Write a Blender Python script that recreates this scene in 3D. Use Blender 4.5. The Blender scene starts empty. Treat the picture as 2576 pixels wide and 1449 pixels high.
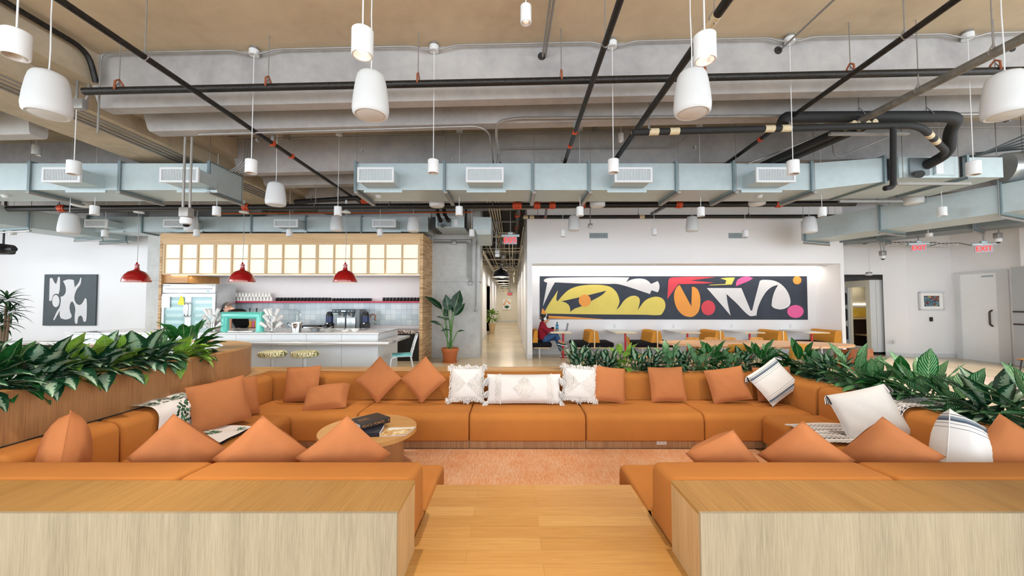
EXPO = 0.12
import bpy, bmesh, math, random
from mathutils import Vector, Matrix
from math import sin, cos, pi
R = math.radians
S = bpy.context.scene; C = S.collection
rnd = random.Random(11)
CAMZ = 1.55; FPX = 960.0; PITCH = R(2.12)
def ray(u, v):
    a, b = (u-1288)/FPX, (724.5-v)/FPX
    return Vector((a, cos(PITCH)-b*sin(PITCH), sin(PITCH)+b*cos(PITCH)))
def at(u, v, y):                      # the place at depth y that is seen at u, v
    d = ray(u, v); t = y/d.y
    return Vector((d.x*t, y, CAMZ+d.z*t))
def atz(u, v, z):
    d = ray(u, v); t = (z-CAMZ)/d.z
    return Vector((d.x*t, d.y*t, z))
SLOPE = .0236                         # the concrete frame rises a little to the right
CM = Matrix.Identity(4); CM[2][0] = SLOPE
# ------------------------------------------------------------------ mesh helpers
class MB:
    def __init__(s): s.v = []; s.f = []; s.uv = []
    def add(s, vs, fs, M=None, uvs=None):
        b = len(s.v)
        for p in vs:
            p = Vector(p); s.v.append(M @ p if M else p)
        for f in fs: s.f.append([b+i for i in f])
        s.uv += list(uvs) if uvs else [(0, 0)]*len(vs)
        return s
    def box(s, x0, x1, y0, y1, z0, z1, M=None):
        vs = [(x, y, z) for z in (z0, z1) for y in (y0, y1) for x in (x0, x1)]
        return s.add(vs, [(0,2,3,1),(4,5,7,6),(0,1,5,4),(2,6,7,3),(0,4,6,2),(1,3,7,5)], M)
    def rbox(s, x0, x1, y0, y1, z0, z1, r=.01, seg=2, M=None):
        bm = bmesh.new(); bmesh.ops.create_cube(bm, size=1)
        for v in bm.verts:
            v.co = Vector(((x0+x1)/2+v.co.x*(x1-x0), (y0+y1)/2+v.co.y*(y1-y0), (z0+z1)/2+v.co.z*(z1-z0)))
        bmesh.ops.bevel(bm, geom=bm.edges[:], offset=min(r, .49*min(x1-x0, y1-y0, z1-z0)), segments=seg, profile=.5, affect='EDGES')
        bm.verts.index_update()
        s.add([v.co.copy() for v in bm.verts], [[v.index for v in f.verts] for f in bm.faces], M)
        bm.free(); return s
    def ring(s, rings, cap0=True, cap1=True, M=None, closed=False, uvs=None):   # loft of equal rings
        n = len(rings[0]); vs = [p for r in rings for p in r]; fs = []
        m = len(rings)
        for i in range(m if closed else m-1):
            a, b = i*n, ((i+1) % m)*n
            for j in range(n):
                k = (j+1) % n
                fs.append((a+j, a+k, b+k, b+j))
        if not closed:
            if cap0: fs.append(tuple(range(n-1, -1, -1)))
            if cap1: fs.append(tuple((m-1)*n+j for j in range(n)))
        return s.add(vs, fs, M, uvs)
    def cyl(s, p0, p1, r0, r1=None, n=14, caps=True, M=None):
        p0, p1 = Vector(p0), Vector(p1); r1 = r0 if r1 is None else r1
        d = (p1-p0).normalized(); a = d.orthogonal().normalized(); b = d.cross(a)
        rr = [[p+a*(r*cos(2*pi*j/n))+b*(r*sin(2*pi*j/n)) for j in range(n)] for p, r in ((p0, r0), (p1, r1))]
        return s.ring(rr, caps, caps, M)
    def tube(s, path, r, n=8, M=None, closed=False, caps=True):
        P = [Vector(p) for p in path]; rr = []; a = None
        rad = r if isinstance(r, (list, tuple)) else [r]*len(P)
        for i, p in enumerate(P):
            if closed: d = P[(i+1) % len(P)]-P[i-1]
            else: d = P[min(i+1, len(P)-1)]-P[max(i-1, 0)]
            d.normalize()
            a = d.orthogonal().normalized() if a is None else (a-d*a.dot(d)).normalized()
            b = d.cross(a)
            rr.append([p+a*(rad[i]*cos(2*pi*j/n))+b*(rad[i]*sin(2*pi*j/n)) for j in range(n)])
        return s.ring(rr, caps, caps, M, closed)
    def lathe(s, prof, n=24, c=(0, 0, 0), M=None, caps=True):
        rr = [[(c[0]+r*cos(2*pi*j/n), c[1]+r*sin(2*pi*j/n), c[2]+z) for j in range(n)] for r, z in prof]
        return s.ring(rr, caps, caps, M)
    def prism(s, poly, lo, hi, axis='z', M=None):
        def P(a, b, h): return {'z': (a, b, h), 'y': (a, h, b), 'x': (h, a, b)}[axis]
        return s.ring([[P(a, b, lo) for a, b in poly], [P(a, b, hi) for a, b in poly]], M=M)
    def ball(s, c, r, n=12, m=8, sc=(1, 1, 1), M=None):
        rr = [[(c[0]+sc[0]*r*sin(pi*i/m)*cos(2*pi*j/n), c[1]+sc[1]*r*sin(pi*i/m)*sin(2*pi*j/n), c[2]-sc[2]*r*cos(pi*i/m)) for j in range(n)] for i in range(1, m)]
        return s.ring(rr, M=M)
    def grid(s, fn, nu, nv, M=None):
        vs = []; uv = []
        for i in range(nu+1):
            for j in range(nv+1):
                vs.append(fn(i/nu, j/nv)); uv.append((i/nu, j/nv))
        w = nv+1
        return s.add(vs, [(i*w+j, (i+1)*w+j, (i+1)*w+j+1, i*w+j+1) for i in range(nu) for j in range(nv)], M, uv)
def arc(cx, cy, r, a0, a1, n):
    return [(cx+r*cos(R(a0+(a1-a0)*i/n)), cy+r*sin(R(a0+(a1-a0)*i/n))) for i in range(n+1)]
def rrect(x0, x1, y0, y1, r, n=4):
    return arc(x1-r, y0+r, r, -90, 0, n)+arc(x1-r, y1-r, r, 0, 90, n)+arc(x0+r, y1-r, r, 90, 180, n)+arc(x0+r, y0+r, r, 180, 270, n)
def bend(pts, r=.1, n=5):             # a polyline with its corners rounded
    P = [Vector(p) for p in pts]; out = [P[0]]
    for i in range(1, len(P)-1):
        a, b, c = P[i-1], P[i], P[i+1]
        q = min(r, (a-b).length*.49, (c-b).length*.49)
        s0 = b+(a-b).normalized()*q; s1 = b+(c-b).normalized()*q
        for k in range(n+1):
            t = k/n; out.append(s0*(1-t)**2+b*2*t*(1-t)+s1*t*t)
    out.append(P[-1]); return out
def tag(o, label=None, cat=None, group=None, kind=None):
    if label: o['label'] = label
    if cat: o['category'] = cat
    if group: o['group'] = group
    if kind: o['kind'] = kind
    return o
def obj(name, mb, mat, parent=None, label=None, cat=None, group=None, kind=None, W=False, ang=38, flat=False):
    """One mesh object. Top level: its origin moves to the base of the mesh. W: the mesh was built in world coordinates."""
    vs = mb.v; loc = Vector((0, 0, 0))
    if parent is None:
        lo = [min(v[i] for v in vs) for i in range(3)]; hi = [max(v[i] for v in vs) for i in range(3)]
        loc = Vector(((lo[0]+hi[0])/2, (lo[1]+hi[1])/2, lo[2]))
    elif W:
        p = parent
        while p: loc = loc+p.location; p = p.parent
    me = bpy.data.meshes.new(name)
    me.from_pydata([tuple(v-loc) for v in vs], [], mb.f)
    if any(u != (0, 0) for u in mb.uv):
        l = me.uv_layers.new(name='UVMap')
        for lp in me.loops: l.data[lp.index].uv = mb.uv[lp.vertex_index]
    me.update()
    if not flat:
        me.polygons.foreach_set('use_smooth', [True]*len(me.polygons)); me.set_sharp_from_angle(angle=R(ang))
    me.materials.append(mat)
    o = bpy.data.objects.new(name, me); C.objects.link(o)
    if parent is None: o.location = loc
    else: o.parent = parent
    return tag(o, label, cat, group, kind)
def struct(name, mb, mat, parent=None, label=None, cat=None, **k):
    return obj(name, mb, mat, parent, label, cat, None, 'structure' if parent is None else None, W=parent is not None, **k)
def thing(name, label, cat, loc=(0, 0, 0), rz=0, group=None):
    o = bpy.data.objects.new(name, None); C.objects.link(o); o.empty_display_size = .1
    o.location = loc; o.rotation_euler = (0, 0, rz)
    return tag(o, label, cat, group)
def dup(root, loc=None, rz=None, label=None, group=None, scale=None):
    def cp(o, par):
        c = o.copy(); C.objects.link(c)
        if par: c.parent = par
        for ch in o.children: cp(ch, c)
        return c
    r = cp(root, None)
    if loc is not None: r.location = loc
    if rz is not None: r.rotation_euler = (0, 0, rz)
    if scale: r.scale = scale
    return tag(r, label, None, group)
def text_mb(s, size, depth, M, align='CENTER', sx=1.0, bold=0.0):
    cu = bpy.data.curves.new('t', 'FONT'); cu.body = s; cu.size = size; cu.extrude = depth; cu.align_x = align; cu.align_y = 'CENTER'; cu.offset = bold
    o = bpy.data.objects.new('t', cu); C.objects.link(o)
    me = bpy.data.meshes.new_from_object(o.evaluated_get(bpy.context.evaluated_depsgraph_get()))
    mb = MB(); X = Matrix.Diagonal((sx, 1, 1, 1))
    mb.add([X @ v.co for v in me.vertices], [list(p.vertices) for p in me.polygons], M)
    bpy.data.objects.remove(o); bpy.data.meshes.remove(me); bpy.data.curves.remove(cu)
    return mb
FACE = Matrix.Rotation(pi/2, 4, 'X')   # stands an xy drawing up, facing -y
def TR(x, y, z): return Matrix.Translation((x, y, z))
def RZ(a): return Matrix.Rotation(a, 4, 'Z')
def RX(a): return Matrix.Rotation(a, 4, 'X')
def RY(a): return Matrix.Rotation(a, 4, 'Y')
# ------------------------------------------------------------------ materials
def lin(h):
    h = h.lstrip('#'); c = [int(h[i:i+2], 16)/255 for i in (0, 2, 4)]
    return tuple((x/12.92 if x <= .04045 else ((x+.055)/1.055)**2.4) for x in c)+(1,)
class NT:
    def __init__(s, name):
        s.m = bpy.data.materials.new(name); s.m.use_nodes = True; s.t = s.m.node_tree; s.b = s.t.nodes['Principled BSDF']
    def n(s, typ, **k):
        x = s.t.nodes.new(typ)
        for a, v in k.items():
            if a.startswith('i_'):
                key = a[2:]; x.inputs[int(key) if key.isdigit() else key.replace('_', ' ')].default_value = v
            else: setattr(x, a, v)
        return x
    def l(s, a, b): s.t.links.new(a, b)
    def coord(s, scale=(1, 1, 1), kind='Object', rot=(0, 0, 0)):
        c = s.n('ShaderNodeTexCoord'); m = s.n('ShaderNodeMapping'); m.inputs['Scale'].default_value = scale; m.inputs['Rotation'].default_value = rot
        s.l(c.outputs[kind], m.inputs['Vector']); return m.outputs[0]
    def noise(s, vec, scale=5, detail=4, rough=.55, dist=0):
        x = s.n('ShaderNodeTexNoise'); x.inputs['Scale'].default_value = scale; x.inputs['Detail'].default_value = detail
        x.inputs['Roughness'].default_value = rough; x.inputs['Distortion'].default_value = dist
        if vec is not None: s.l(vec, x.inputs['Vector'])
        return x.outputs['Fac']
    def ramp(s, fac, stops, interp='LINEAR'):
        x = s.n('ShaderNodeValToRGB'); x.color_ramp.interpolation = interp; e = x.color_ramp.elements
        while len(e) < len(stops): e.new(.5)
        for k, (p, c) in enumerate(stops): e[k].position = p; e[k].color = lin(c) if isinstance(c, str) else c
        s.l(fac, x.inputs[0]); return x.outputs[0]
    def math(s, op, a, b=None, c=None):
        x = s.n('ShaderNodeMath', operation=op)
        for i, q in enumerate((a, b, c)):
            if q is None: continue
            if isinstance(q, (int, float)): x.inputs[i].default_value = q
            else: s.l(q, x.inputs[i])
        return x.outputs[0]
    def mix(s, fac, a, b, blend='MIX'):
        x = s.n('ShaderNodeMix', data_type='RGBA', blend_type=blend)
        for i, q in ((0, fac), (6, a), (7, b)):
            if isinstance(q, (int, float)): x.inputs[i].default_value = q
            elif isinstance(q, str): x.inputs[i].default_value = lin(q)
            elif isinstance(q, tuple): x.inputs[i].default_value = q
            else: s.l(q, x.inputs[i])
        return x.outputs[2]
    def bump(s, h, strength=.2, dist=.01):
        x = s.n('ShaderNodeBump'); x.inputs['Strength'].default_value = strength; x.inputs['Distance'].default_value = dist
        s.l(h, x.inputs['Height']); s.l(x.outputs[0], s.b.inputs['Normal'])
    def col(s, c):
        if isinstance(c, str): s.b.inputs['Base Color'].default_value = lin(c)
        else: s.l(c, s.b.inputs['Base Color'])
        return s
    def set(s, rough=.5, metal=0, **k):
        s.b.inputs['Roughness'].default_value = rough; s.b.inputs['Metallic'].default_value = metal
        for a, v in k.items(): s.b.inputs[a.replace('_', ' ')].default_value = v
        return s
def plain(name, c, rough=.5, metal=0, var=.06, sc=6, **k):
    """A material with a slight cloudy variation."""
    m = NT(name); n = m.noise(m.coord(), sc, 3)
    c0 = lin(c); a = tuple(x*(1-var) for x in c0[:3])+(1,); b = tuple(min(1, x*(1+var)) for x in c0[:3])+(1,)
    m.col(m.ramp(n, [(.3, a), (.7, b)])); m.set(rough, metal, **k); return m.m
def glow(name, c, st, base='#ffffff'):
    m = NT(name); m.col(base); m.set(.5); m.b.inputs['Emission Color'].default_value = lin(c); m.b.inputs['Emission Strength'].default_value = st; return m.m
def oak(name, c0, c1, c2, axis='z', fine=1.0, rough=.45, plank=False):
    """Straight grained veneer, the grain along one axis."""
    m = NT(name); k = {'x': (1.2, 60, 60), 'y': (60, 1.2, 60), 'z': (60, 60, 1.2)}[axis]
    v = m.coord(tuple(q*fine for q in k)); n = m.noise(v, 2.2, 6, .65)
    k2 = {'x': (.4, 5, 5), 'y': (5, .4, 5), 'z': (5, 5, .4)}[axis]
    n2 = m.noise(m.coord(k2), 1.3, 3)
    f = m.math('ADD', m.math('MULTIPLY', n, .7), m.math('MULTIPLY', n2, .3))
    m.col(m.ramp(f, [(.36, c0), (.5, c1), (.64, c2)])); m.set(rough); m.bump(n, .08, .003); return m.m
def fabric(name, c, var=.1, sc=350, bump=.25):
    m = NT(name); v = m.coord(); n = m.noise(v, sc, 2); n2 = m.noise(v, 3.5, 4)
    c0 = lin(c); lo = tuple(x*(1-var) for x in c0[:3])+(1,); hi = tuple(min(1, x*(1+var)) for x in c0[:3])+(1,)
    f = m.math('ADD', m.math('MULTIPLY', n, .5), m.math('MULTIPLY', n2, .5))
    m.col(m.ramp(f, [(.35, lo), (.65, hi)])); m.set(.95); m.b.inputs['Specular IOR Level'].default_value = .2
    h = m.math('ADD', m.math('MULTIPLY', n, .15), m.math('MULTIPLY', m.noise(v, 7, 3), 1.0)); m.bump(h, bump, .012); return m.m
def galvanized(name, c='#b3c0c2', rough=.42):
    m = NT(name); v = m.coord((1, 1, 1)); n = m.noise(v, 9, 5, .7); n2 = m.noise(v, 1.6, 2)
    f = m.math('ADD', m.math('MULTIPLY', n, .6), m.math('MULTIPLY', n2, .4)); c0 = lin(c)
    m.col(m.ramp(f, [(.35, tuple(x*.92 for x in c0[:3])+(1,)), (.65, tuple(min(1, x*1.04) for x in c0[:3])+(1,))])); m.set(rough, .3); return m.m
def concrete(name, cs, sc=1.2, rough=.8, bump=.15, spots=True):
    m = NT(name); v = m.coord(); n = m.noise(v, sc, 8, .62, .3); n2 = m.noise(v, sc*9, 4, .6)
    f = m.math('ADD', m.math('MULTIPLY', n, .75), m.math('MULTIPLY', n2, .25))
    m.col(m.ramp(f, [(.34, cs[0]), (.5, cs[1]), (.66, cs[2])])); m.set(rough); m.bump(m.noise(v, sc*30, 4, .7), bump, .004); return m.m
X = {}
X['white_wall'] = plain('white wall paint', '#e6e5e6', .65, var=.015, sc=1)
X['slab'] = concrete('slab concrete', ('#ac9a80', '#baa88d', '#c5b397'), .7)
X['beam'] = concrete('beam concrete', ('#8c8988', '#9e9b99', '#aca8a4'), .9)
X['column'] = concrete('column concrete', ('#a9a9a6', '#babbb9', '#c8c9c6'), 1.4, .6)
X['floor'] = NT('polished concrete floor')
_m = X['floor']; _v = _m.coord(); _n = _m.noise(_v, .7, 7, .6, .4); _m.col(_m.ramp(_n, [(.3, '#b5a283'), (.5, '#c6b393'), (.7, '#d6c5a6')])); _m.set(.22); _m.bump(_m.noise(_v, 2.5, 2), .03, .01); X['floor'] = _m.m
X['oak_front'] = oak('bleached oak veneer', '#8a7d66', '#a09177', '#ac9d83', 'z', 2.0)
X['oak_x'] = oak('oak veneer lengthways', '#b07f45', '#c69557', '#d3a668', 'x')
X['oak_y'] = oak('oak veneer crossways', '#966d37', '#a77b40', '#b3874b', 'y')
X['oak_dark'] = oak('warm oak veneer', '#8f633c', '#a4764a', '#b28556', 'z')
X['ply'] = oak('plywood', '#c9a877', '#dcbd8d', '#e6cca1', 'x', .5)
X['orange'] = fabric('burnt orange wool', '#b37236', .06)
X['pillow'] = fabric('terracotta linen', '#b47246', .06, 500, .35)
X['white_cloth'] = fabric('white cotton', '#d9d7d4', .05, 500, .3)
X['white_paint'] = plain('white painted metal', '#d0d2d3', .4, var=.01)
X['black_pipe'] = plain('black steel pipe', '#1b1816', .45, .3, var=.9, sc=30)
X['grey_pipe'] = plain('grey steel pipe', '#6f6c64', .5, .3, var=.3, sc=12)
X['conduit'] = plain('galvanized conduit', '#8f8c88', .4, .5, var=.08)
X['galv'] = galvanized('galvanized duct steel')
X['galv_dark'] = galvanized('dark duct steel', '#747d80', .5)
X['flange'] = galvanized('duct flange steel', '#76888c', .45)
X['red_fit'] = plain('orange red pipe fitting', '#b8421c', .5, var=.15)
X['black'] = plain('black plastic', '#141414', .45, var=.1)
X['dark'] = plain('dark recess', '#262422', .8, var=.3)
X['steel'] = plain('brushed stainless steel', '#c6cbcd', .3, .8, var=.06)
X['chrome'] = plain('chrome', '#d8dadb', .15, 1, var=.02)
X['lamp'] = glow('lit lamp lens', '#fff6e8', 30)
X['lamp_off'] = plain('lamp reflector', '#a59d97', .35, .5, var=.3, sc=40)
X['copper'] = plain('copper pipe', '#a4532a', .35, .8, var=.1)
X['bronze'] = plain('dark bronze pull', '#4b3d35', .4, .4, var=.05)
X['tray'] = plain('cream cable tray', '#cfc4ad', .5, .3, var=.06)
X['girder'] = concrete('girder concrete', ('#948873', '#ab9d86', '#b9aa92'), .9)
# ------------------------------------------------------------------ camera
cd = bpy.data.cameras.new('camera'); cam = bpy.data.objects.new('camera', cd); C.objects.link(cam)
cam.location = (0, 0, CAMZ); cam.rotation_euler = (R(90)+PITCH, 0, 0)
cd.sensor_width = 36; cd.lens = FPX/2576*36; cd.clip_start = .05; cd.clip_end = 200
S.camera = cam
vs_ = S.view_settings; S.display_settings.display_device = 'sRGB'; vs_.view_transform = 'Standard'; vs_.look = 'None'; vs_.gamma = 1; vs_.exposure = EXPO; vs_.use_curve_mapping = False
# ------------------------------------------------------------------ shell
PX0, PX1, PY0, PY1 = -3.96, 4.37, 2.45, 6.25       # the sunken seating pit
PZ = -.43
XL, XR, YB, YF = -16.0, 12.4, -5.0, 10.7
fl = MB()
for a, b, c, d in ((XL, PX0, YB, 31), (PX1, 13.5, YB, 13.2), (PX0, PX1, PY1, 31), (PX0, -.64, YB, PY0), (1.01, PX1, YB, PY0), (-.64, 1.01, YB, -1.2)):
    fl.box(a, b, c, d, -.12, 0)
struct('floor', fl, X['floor'], label='polished beige concrete floor around the seating pit', cat='floor')
# oak boards: brick-pattern planks
m = NT('oak floor boards'); v = m.coord(kind='Generated')
tc = m.n('ShaderNodeTexCoord'); br = m.n('ShaderNodeTexBrick'); br.offset = .37; br.inputs['Scale'].default_value = 1; br.inputs['Brick Width'].default_value = 1.25; br.inputs['Row Height'].default_value = .127
br.inputs['Mortar Size'].default_value = .0012; br.inputs['Color1'].default_value = (0, 0, 0, 1); br.inputs['Color2'].default_value = (1, 1, 1, 1); br.inputs['Mortar'].default_value = (.5, .5, .5, 1)
m.l(tc.outputs['Object'], br.inputs['Vector'])
g = m.noise(m.coord((1.2, 26, 20)), 2.5, 6, .62, .6)
c1 = m.ramp(br.outputs['Color'], [(0, '#b07c3e'), (.5, '#be8c4c'), (1, '#ca9c5c')])
c2 = m.ramp(g, [(.35, '#a67638'), (.5, '#bb8a4a'), (.7, '#caa062')])
cc = m.mix(.45, c1, c2); cc = m.mix(m.math('MULTIPLY', br.outputs['Fac'], .6), cc, '#6b431c'); m.col(cc); m.set(.35)
X['boards'] = m.m
struct('floor', MB().box(-.64, 1.01, -1.2, 3.3, -.56, 0), X['boards'], label='oak board walkway leading into the pit', cat='floor')
struct('floor', MB().box(PX0, PX1, PY0, PY1, -.56, PZ-.013), X['oak_dark'], label='sunken floor of the pit', cat='floor')
# rug
m = NT('woven rug'); v = m.coord((1, .1, 1)); n = m.noise(v, 120, 4, .75); n2 = m.noise(m.coord((1, .5, 1)), 3, 3); n3 = m.noise(m.coord(), 160, 2)
f = m.math('ADD', m.math('ADD', m.math('MULTIPLY', n, .75), m.math('MULTIPLY', n2, .25)), m.math('MULTIPLY', m.math('SUBTRACT', n3, .5), .35))
m.col(m.ramp(f, [(.3, '#dc7a44'), (.42, '#ee9f68'), (.5, '#f2b486'), (.58, '#f7caa2'), (.72, '#fbdfc4')])); m.set(.95); m.bump(m.math('ADD', n, n3), .7, .02)
obj('rug', MB().rbox(-2.9, 3.28, 3.32, 5.24, PZ-.012, PZ, .005), m.m, None, 'orange and pink heathered woven rug on the pit floor', 'rug')
# walls
W = X['white_wall']
CH = 4.78; WH = 5.2
struct('wall_left', MB().box(XL-.2, XL, -5, 11.4, 0, 1.0).box(XL-.2, XL, 8.5, 11.4, 1.0, WH).box(XL-.2, XL, -5, 11.4, 4.2, WH), W, label='white left wall', cat='wall')
w = MB(); w.box(XL, -9.6, 10.9, 11.1, 0, WH); struct('wall_back', w, W, label='white wall behind the black and white painting', cat='wall')
struct('wall_bar', MB().box(-9.3, -2.3, 10.72, 10.9, 0, WH), plain('bar wall paint', '#e3dedf', .6, var=.01), label='white wall behind the coffee bar', cat='wall')
# concrete piers
w = MB(); w.box(-9.78, -8.92, 10.2, 10.95, 0, 2.1).box(-9.78, -8.92, 10.2, 10.95, 2.13, WH).box(-9.75, -8.95, 10.23, 10.9, 2.05, 2.2); struct('wall_pier', w, X['column'], label='narrow concrete pier left of the coffee bar', cat='wall')
w = MB(); w.box(-2.28, -.9, 10.72, 11.6, 0, 2.1).box(-2.28, -.9, 10.72, 11.6, 2.13, WH).box(-2.25, -.93, 10.75, 11.58, 2.05, 2.2); struct('wall_pier', w, X['column'], label='broad concrete pier between the coffee bar and the corridor', cat='wall')
# corridor
w = MB(); w.box(-1.4, -1.2, 11.6, 18.2, 0, 3.1).box(-1.4, -1.2, 20.6, 30, 0, 3.1).box(-1.4, -1.2, 18.2, 20.6, 2.4, 3.1).box(-2.6, -1.2, 18.1, 18.2, 0, 3.1).box(-2.6, -1.2, 20.6, 20.7, 0, 3.1).box(-2.7, -2.6, 18.1, 20.7, 0, 3.1)
struct('wall_corridor_left', w, W, label='left corridor wall', cat='wall')
struct('wall_corridor_end', MB().box(-2.8, .6, 30, 30.2, 0, WH), plain('corridor paint', '#e9e1cd', .6, var=.01), label='end wall of the corridor', cat='wall')
w = MB(); w.box(.42, .56, 10.55, 30, 0, WH).box(.56, 9.1, 10.55, 11.45, 2.62, WH).box(9.1, 9.2, 10.55, 11.6, 0, WH).box(.56, 9.1, 11.45, 11.6, 0, WH)
struct('wall_mural', w, W, label='white wall with the mural recess', cat='wall')
b = MB(); b.box(.56, 9.1, 11.435, 11.45, 0, .1).box(.405, .42, 10.54, 30, 0, .1).box(.405, .56, 10.535, 10.55, 0, .1)
struct('baseboard_mural', b, X['white_paint'], label='white baseboard along the mural recess', cat='baseboard')
struct('baseboard_corridor', MB().box(-1.2, -1.185, 11.6, 18.2, 0, .1).box(-1.2, .42, 29.98, 30, 0, .1), X['white_paint'], label='white baseboard of the corridor', cat='baseboard')
# right end of the room
w = MB()
w.box(9.2, 10.9, 11.2, 11.35, 2.36, WH)
w.prism([(10.9, 11.2), (11.25, 10.86), (12.5, 10.74), (12.5, 10.95), (11.4, 11.05), (10.95, 11.24)], 0, WH)
w.box(9.2, 9.3, 11.2, 13.2, 0, WH).box(11.85, 11.95, 11.0, 13.2, 0, WH).box(9.2, 11.9, 13.1, 13.3, 0, WH)
struct('wall_far_right', w, W, label='angled white wall beside the phone booth', cat='wall')
w = MB(); w.box(12.4, 12.6, 10.55, 10.9, 0, WH).box(12.4, 12.6, 9.51, 10.55, 2.36, WH).box(12.4, 12.6, 9.05, 9.51, 0, WH).box(12.1, 12.6, 5.5, 9.05, 0, WH)
struct('wall_right', w, W, label='white right wall with the door', cat='wall')
# ceiling
ce = MB(); ce.box(-19, 15, -6, 32, CH, CH+.2, CM)
ceil = struct('ceiling', ce, X['slab'], label='bare concrete ceiling slab', cat='ceiling')
def beam_mb(y0, y1, x0, x1, zb, chL=0):
    m_ = MB(); t = .035
    prof = [(y0+.0, CH+.01), (y0+t, zb+.03), (y0+t+.02, zb), (y1-t-.02, zb), (y1-t, zb+.03), (y1, CH+.01)]
    m_.ring([[(x0-chL*(z-zb)/.7, y, z) for y, z in prof], [(x1, y, z) for y, z in prof]], M=CM); return m_
for y0, y1 in ((4.68, 4.95), (5.33, 5.62), (7.12, 7.4), (7.9, 8.2), (9.6, 9.86), (10.4, 10.66)):
    obj('beam', beam_mb(y0, y1, -5.2, 14, 4.12, .2), X['beam'], ceil, W=True)
    obj('beam', beam_mb(y0, y1, -17, -6.9, 4.12), X['beam'], ceil, W=True)
obj('girder', MB().box(-6.62, -5.5, -1, 13, 4.18, CH+.01, CM).box(-5.5, -5.2, -1, 13, 4.4, CH+.01, CM), X['girder'], ceil, W=True)
# ------------------------------------------------------------------ daylight and room light
def area(name, loc, rot, sx, sy, power, col=(1, 1, 1)):
    l = bpy.data.lights.new(name, 'AREA'); l.shape = 'RECTANGLE'; l.size = sx; l.size_y = sy; l.energy = power; l.color = col
    o = bpy.data.objects.new(name, l); C.objects.link(o); o.location = loc; o.rotation_euler = rot; return o
wd = bpy.data.worlds.new('sky'); S.world = wd; wd.use_nodes = True
wd.node_tree.nodes['Background'].inputs[0].default_value = (.82, .91, 1, 1); wd.node_tree.nodes['Background'].inputs[1].default_value = 1.5
area('window_light_back', (-1.5, -4.9, 2.5), (R(90), 0, 0), 26, 4.4, 1250, (.84, .92, 1))
area('window_light_left', (XL+.05, 2, 2.6), (R(90), 0, R(-90)), 12, 3.2, 700, (.84, .92, 1))
area('side_fill_right', (12.05, .5, 2.4), (R(90), 0, R(90)), 10, 4, 420, (.9, .95, 1))  # added side light, from an assumed opening out of view
area('mural_cove', (4.8, 11.2, 2.58), (R(20), 0, 0), 8.3, .12, 20, (1, .95, .88))
area('bar_strip', (-5.5, 9.75, 2.2), (R(15), 0, 0), 6.2, .1, 8, (1, .94, .84))
for y in (13, 16.5, 20, 24, 28): area('corridor_fill', (-.35, y, 2.9), (0, 0, 0), .8, .8, 28, (1, .94, .83))  # extra area lamps without fixtures, added to back up the dome lamps
# ------------------------------------------------------------------ seating pit
def softprism(mb, prof, x0, x1, r=.03, M=None, k=4):
    """A profile in (y, z), counter-clockwise seen from +x, run from x0 to x1 with rounded ends."""
    n = len(prof); nor = []
    for i in range(n):
        a = Vector(prof[i-1]); b = Vector(prof[(i+1) % n]); d = (b-a).normalized(); nor.append((-d.y, d.x))
    secs = [(x0+r*(1-sin(pi/2*i/k)), r*(1-cos(pi/2*i/k))) for i in range(k+1)]
    secs = [(x0+r*(1-cos(pi/2*i/k)), r*(1-sin(pi/2*i/k))) for i in range(k+1)]
    secs += [(x1-(x-x0), q) for x, q in reversed(secs)]
    # with counter-clockwise winding the left normal points inwards
    return mb.ring([[(x, p[0]+nr[0]*q, p[1]+nr[1]*q) for p, nr in zip(prof, nor)] for x, q in secs], M=M)
def seat_prof(d):
    return [(0.0, -.31), (.02, -.325), (d, -.325), (d, .03)]+[(d-.01, .04)]+[(.3, .043)]+list(reversed(arc(.1, -.06, .1, 180, 90, 7)))
def back_prof(y0, y1):
    h = .43
    return [(y0, .0), (y1, .0), (y1, .38)]+arc(y1-.05, h-.05, .05, 0, 90, 4)[1:]+arc(y0+.1, h-.11, .1, 90, 170, 6)
def sofa(loc, rz, x0, x1, d, label, backs, px0=None, px1=None):
    """A lounge module facing -y in its own frame; backs: (x0, x1, y0, y1, turn)."""
    t = thing('sofa_module', label, 'sofa', loc, rz, 'modules of the sunken lounge sofa')
    obj('seat', softprism(MB(), seat_prof(d), x0, x1, .035), X['orange'], t)
    for bx0, bx1, by0, by1, M in backs:
        obj('backrest', softprism(MB(), back_prof(by0, by1), bx0, bx1, .04, M), X['orange'], t)
    obj('plinth', MB().box(x0, x1, .05, d, PZ, -.32), X['kick'], t, 'oak kickboard below the seat')
    return t
X['kick'] = oak('oak kickboard', '#8f6b4c', '#aa8460', '#bb9672', 'z', .6)
s_far = [(-3.7, -2.1), (-2.1, -.58), (-.58, 1.0), (1.0, 2.6), (2.6, 4.1)]
g = .003
lab = ['far left corner module of the sunken orange sofa', 'orange sofa module under the two diamond cushions', 'orange sofa module under the white lumbar cushion', 'orange sofa module above the floor power outlet', 'far right corner module of the sunken orange sofa, under the striped white cushion']
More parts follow.
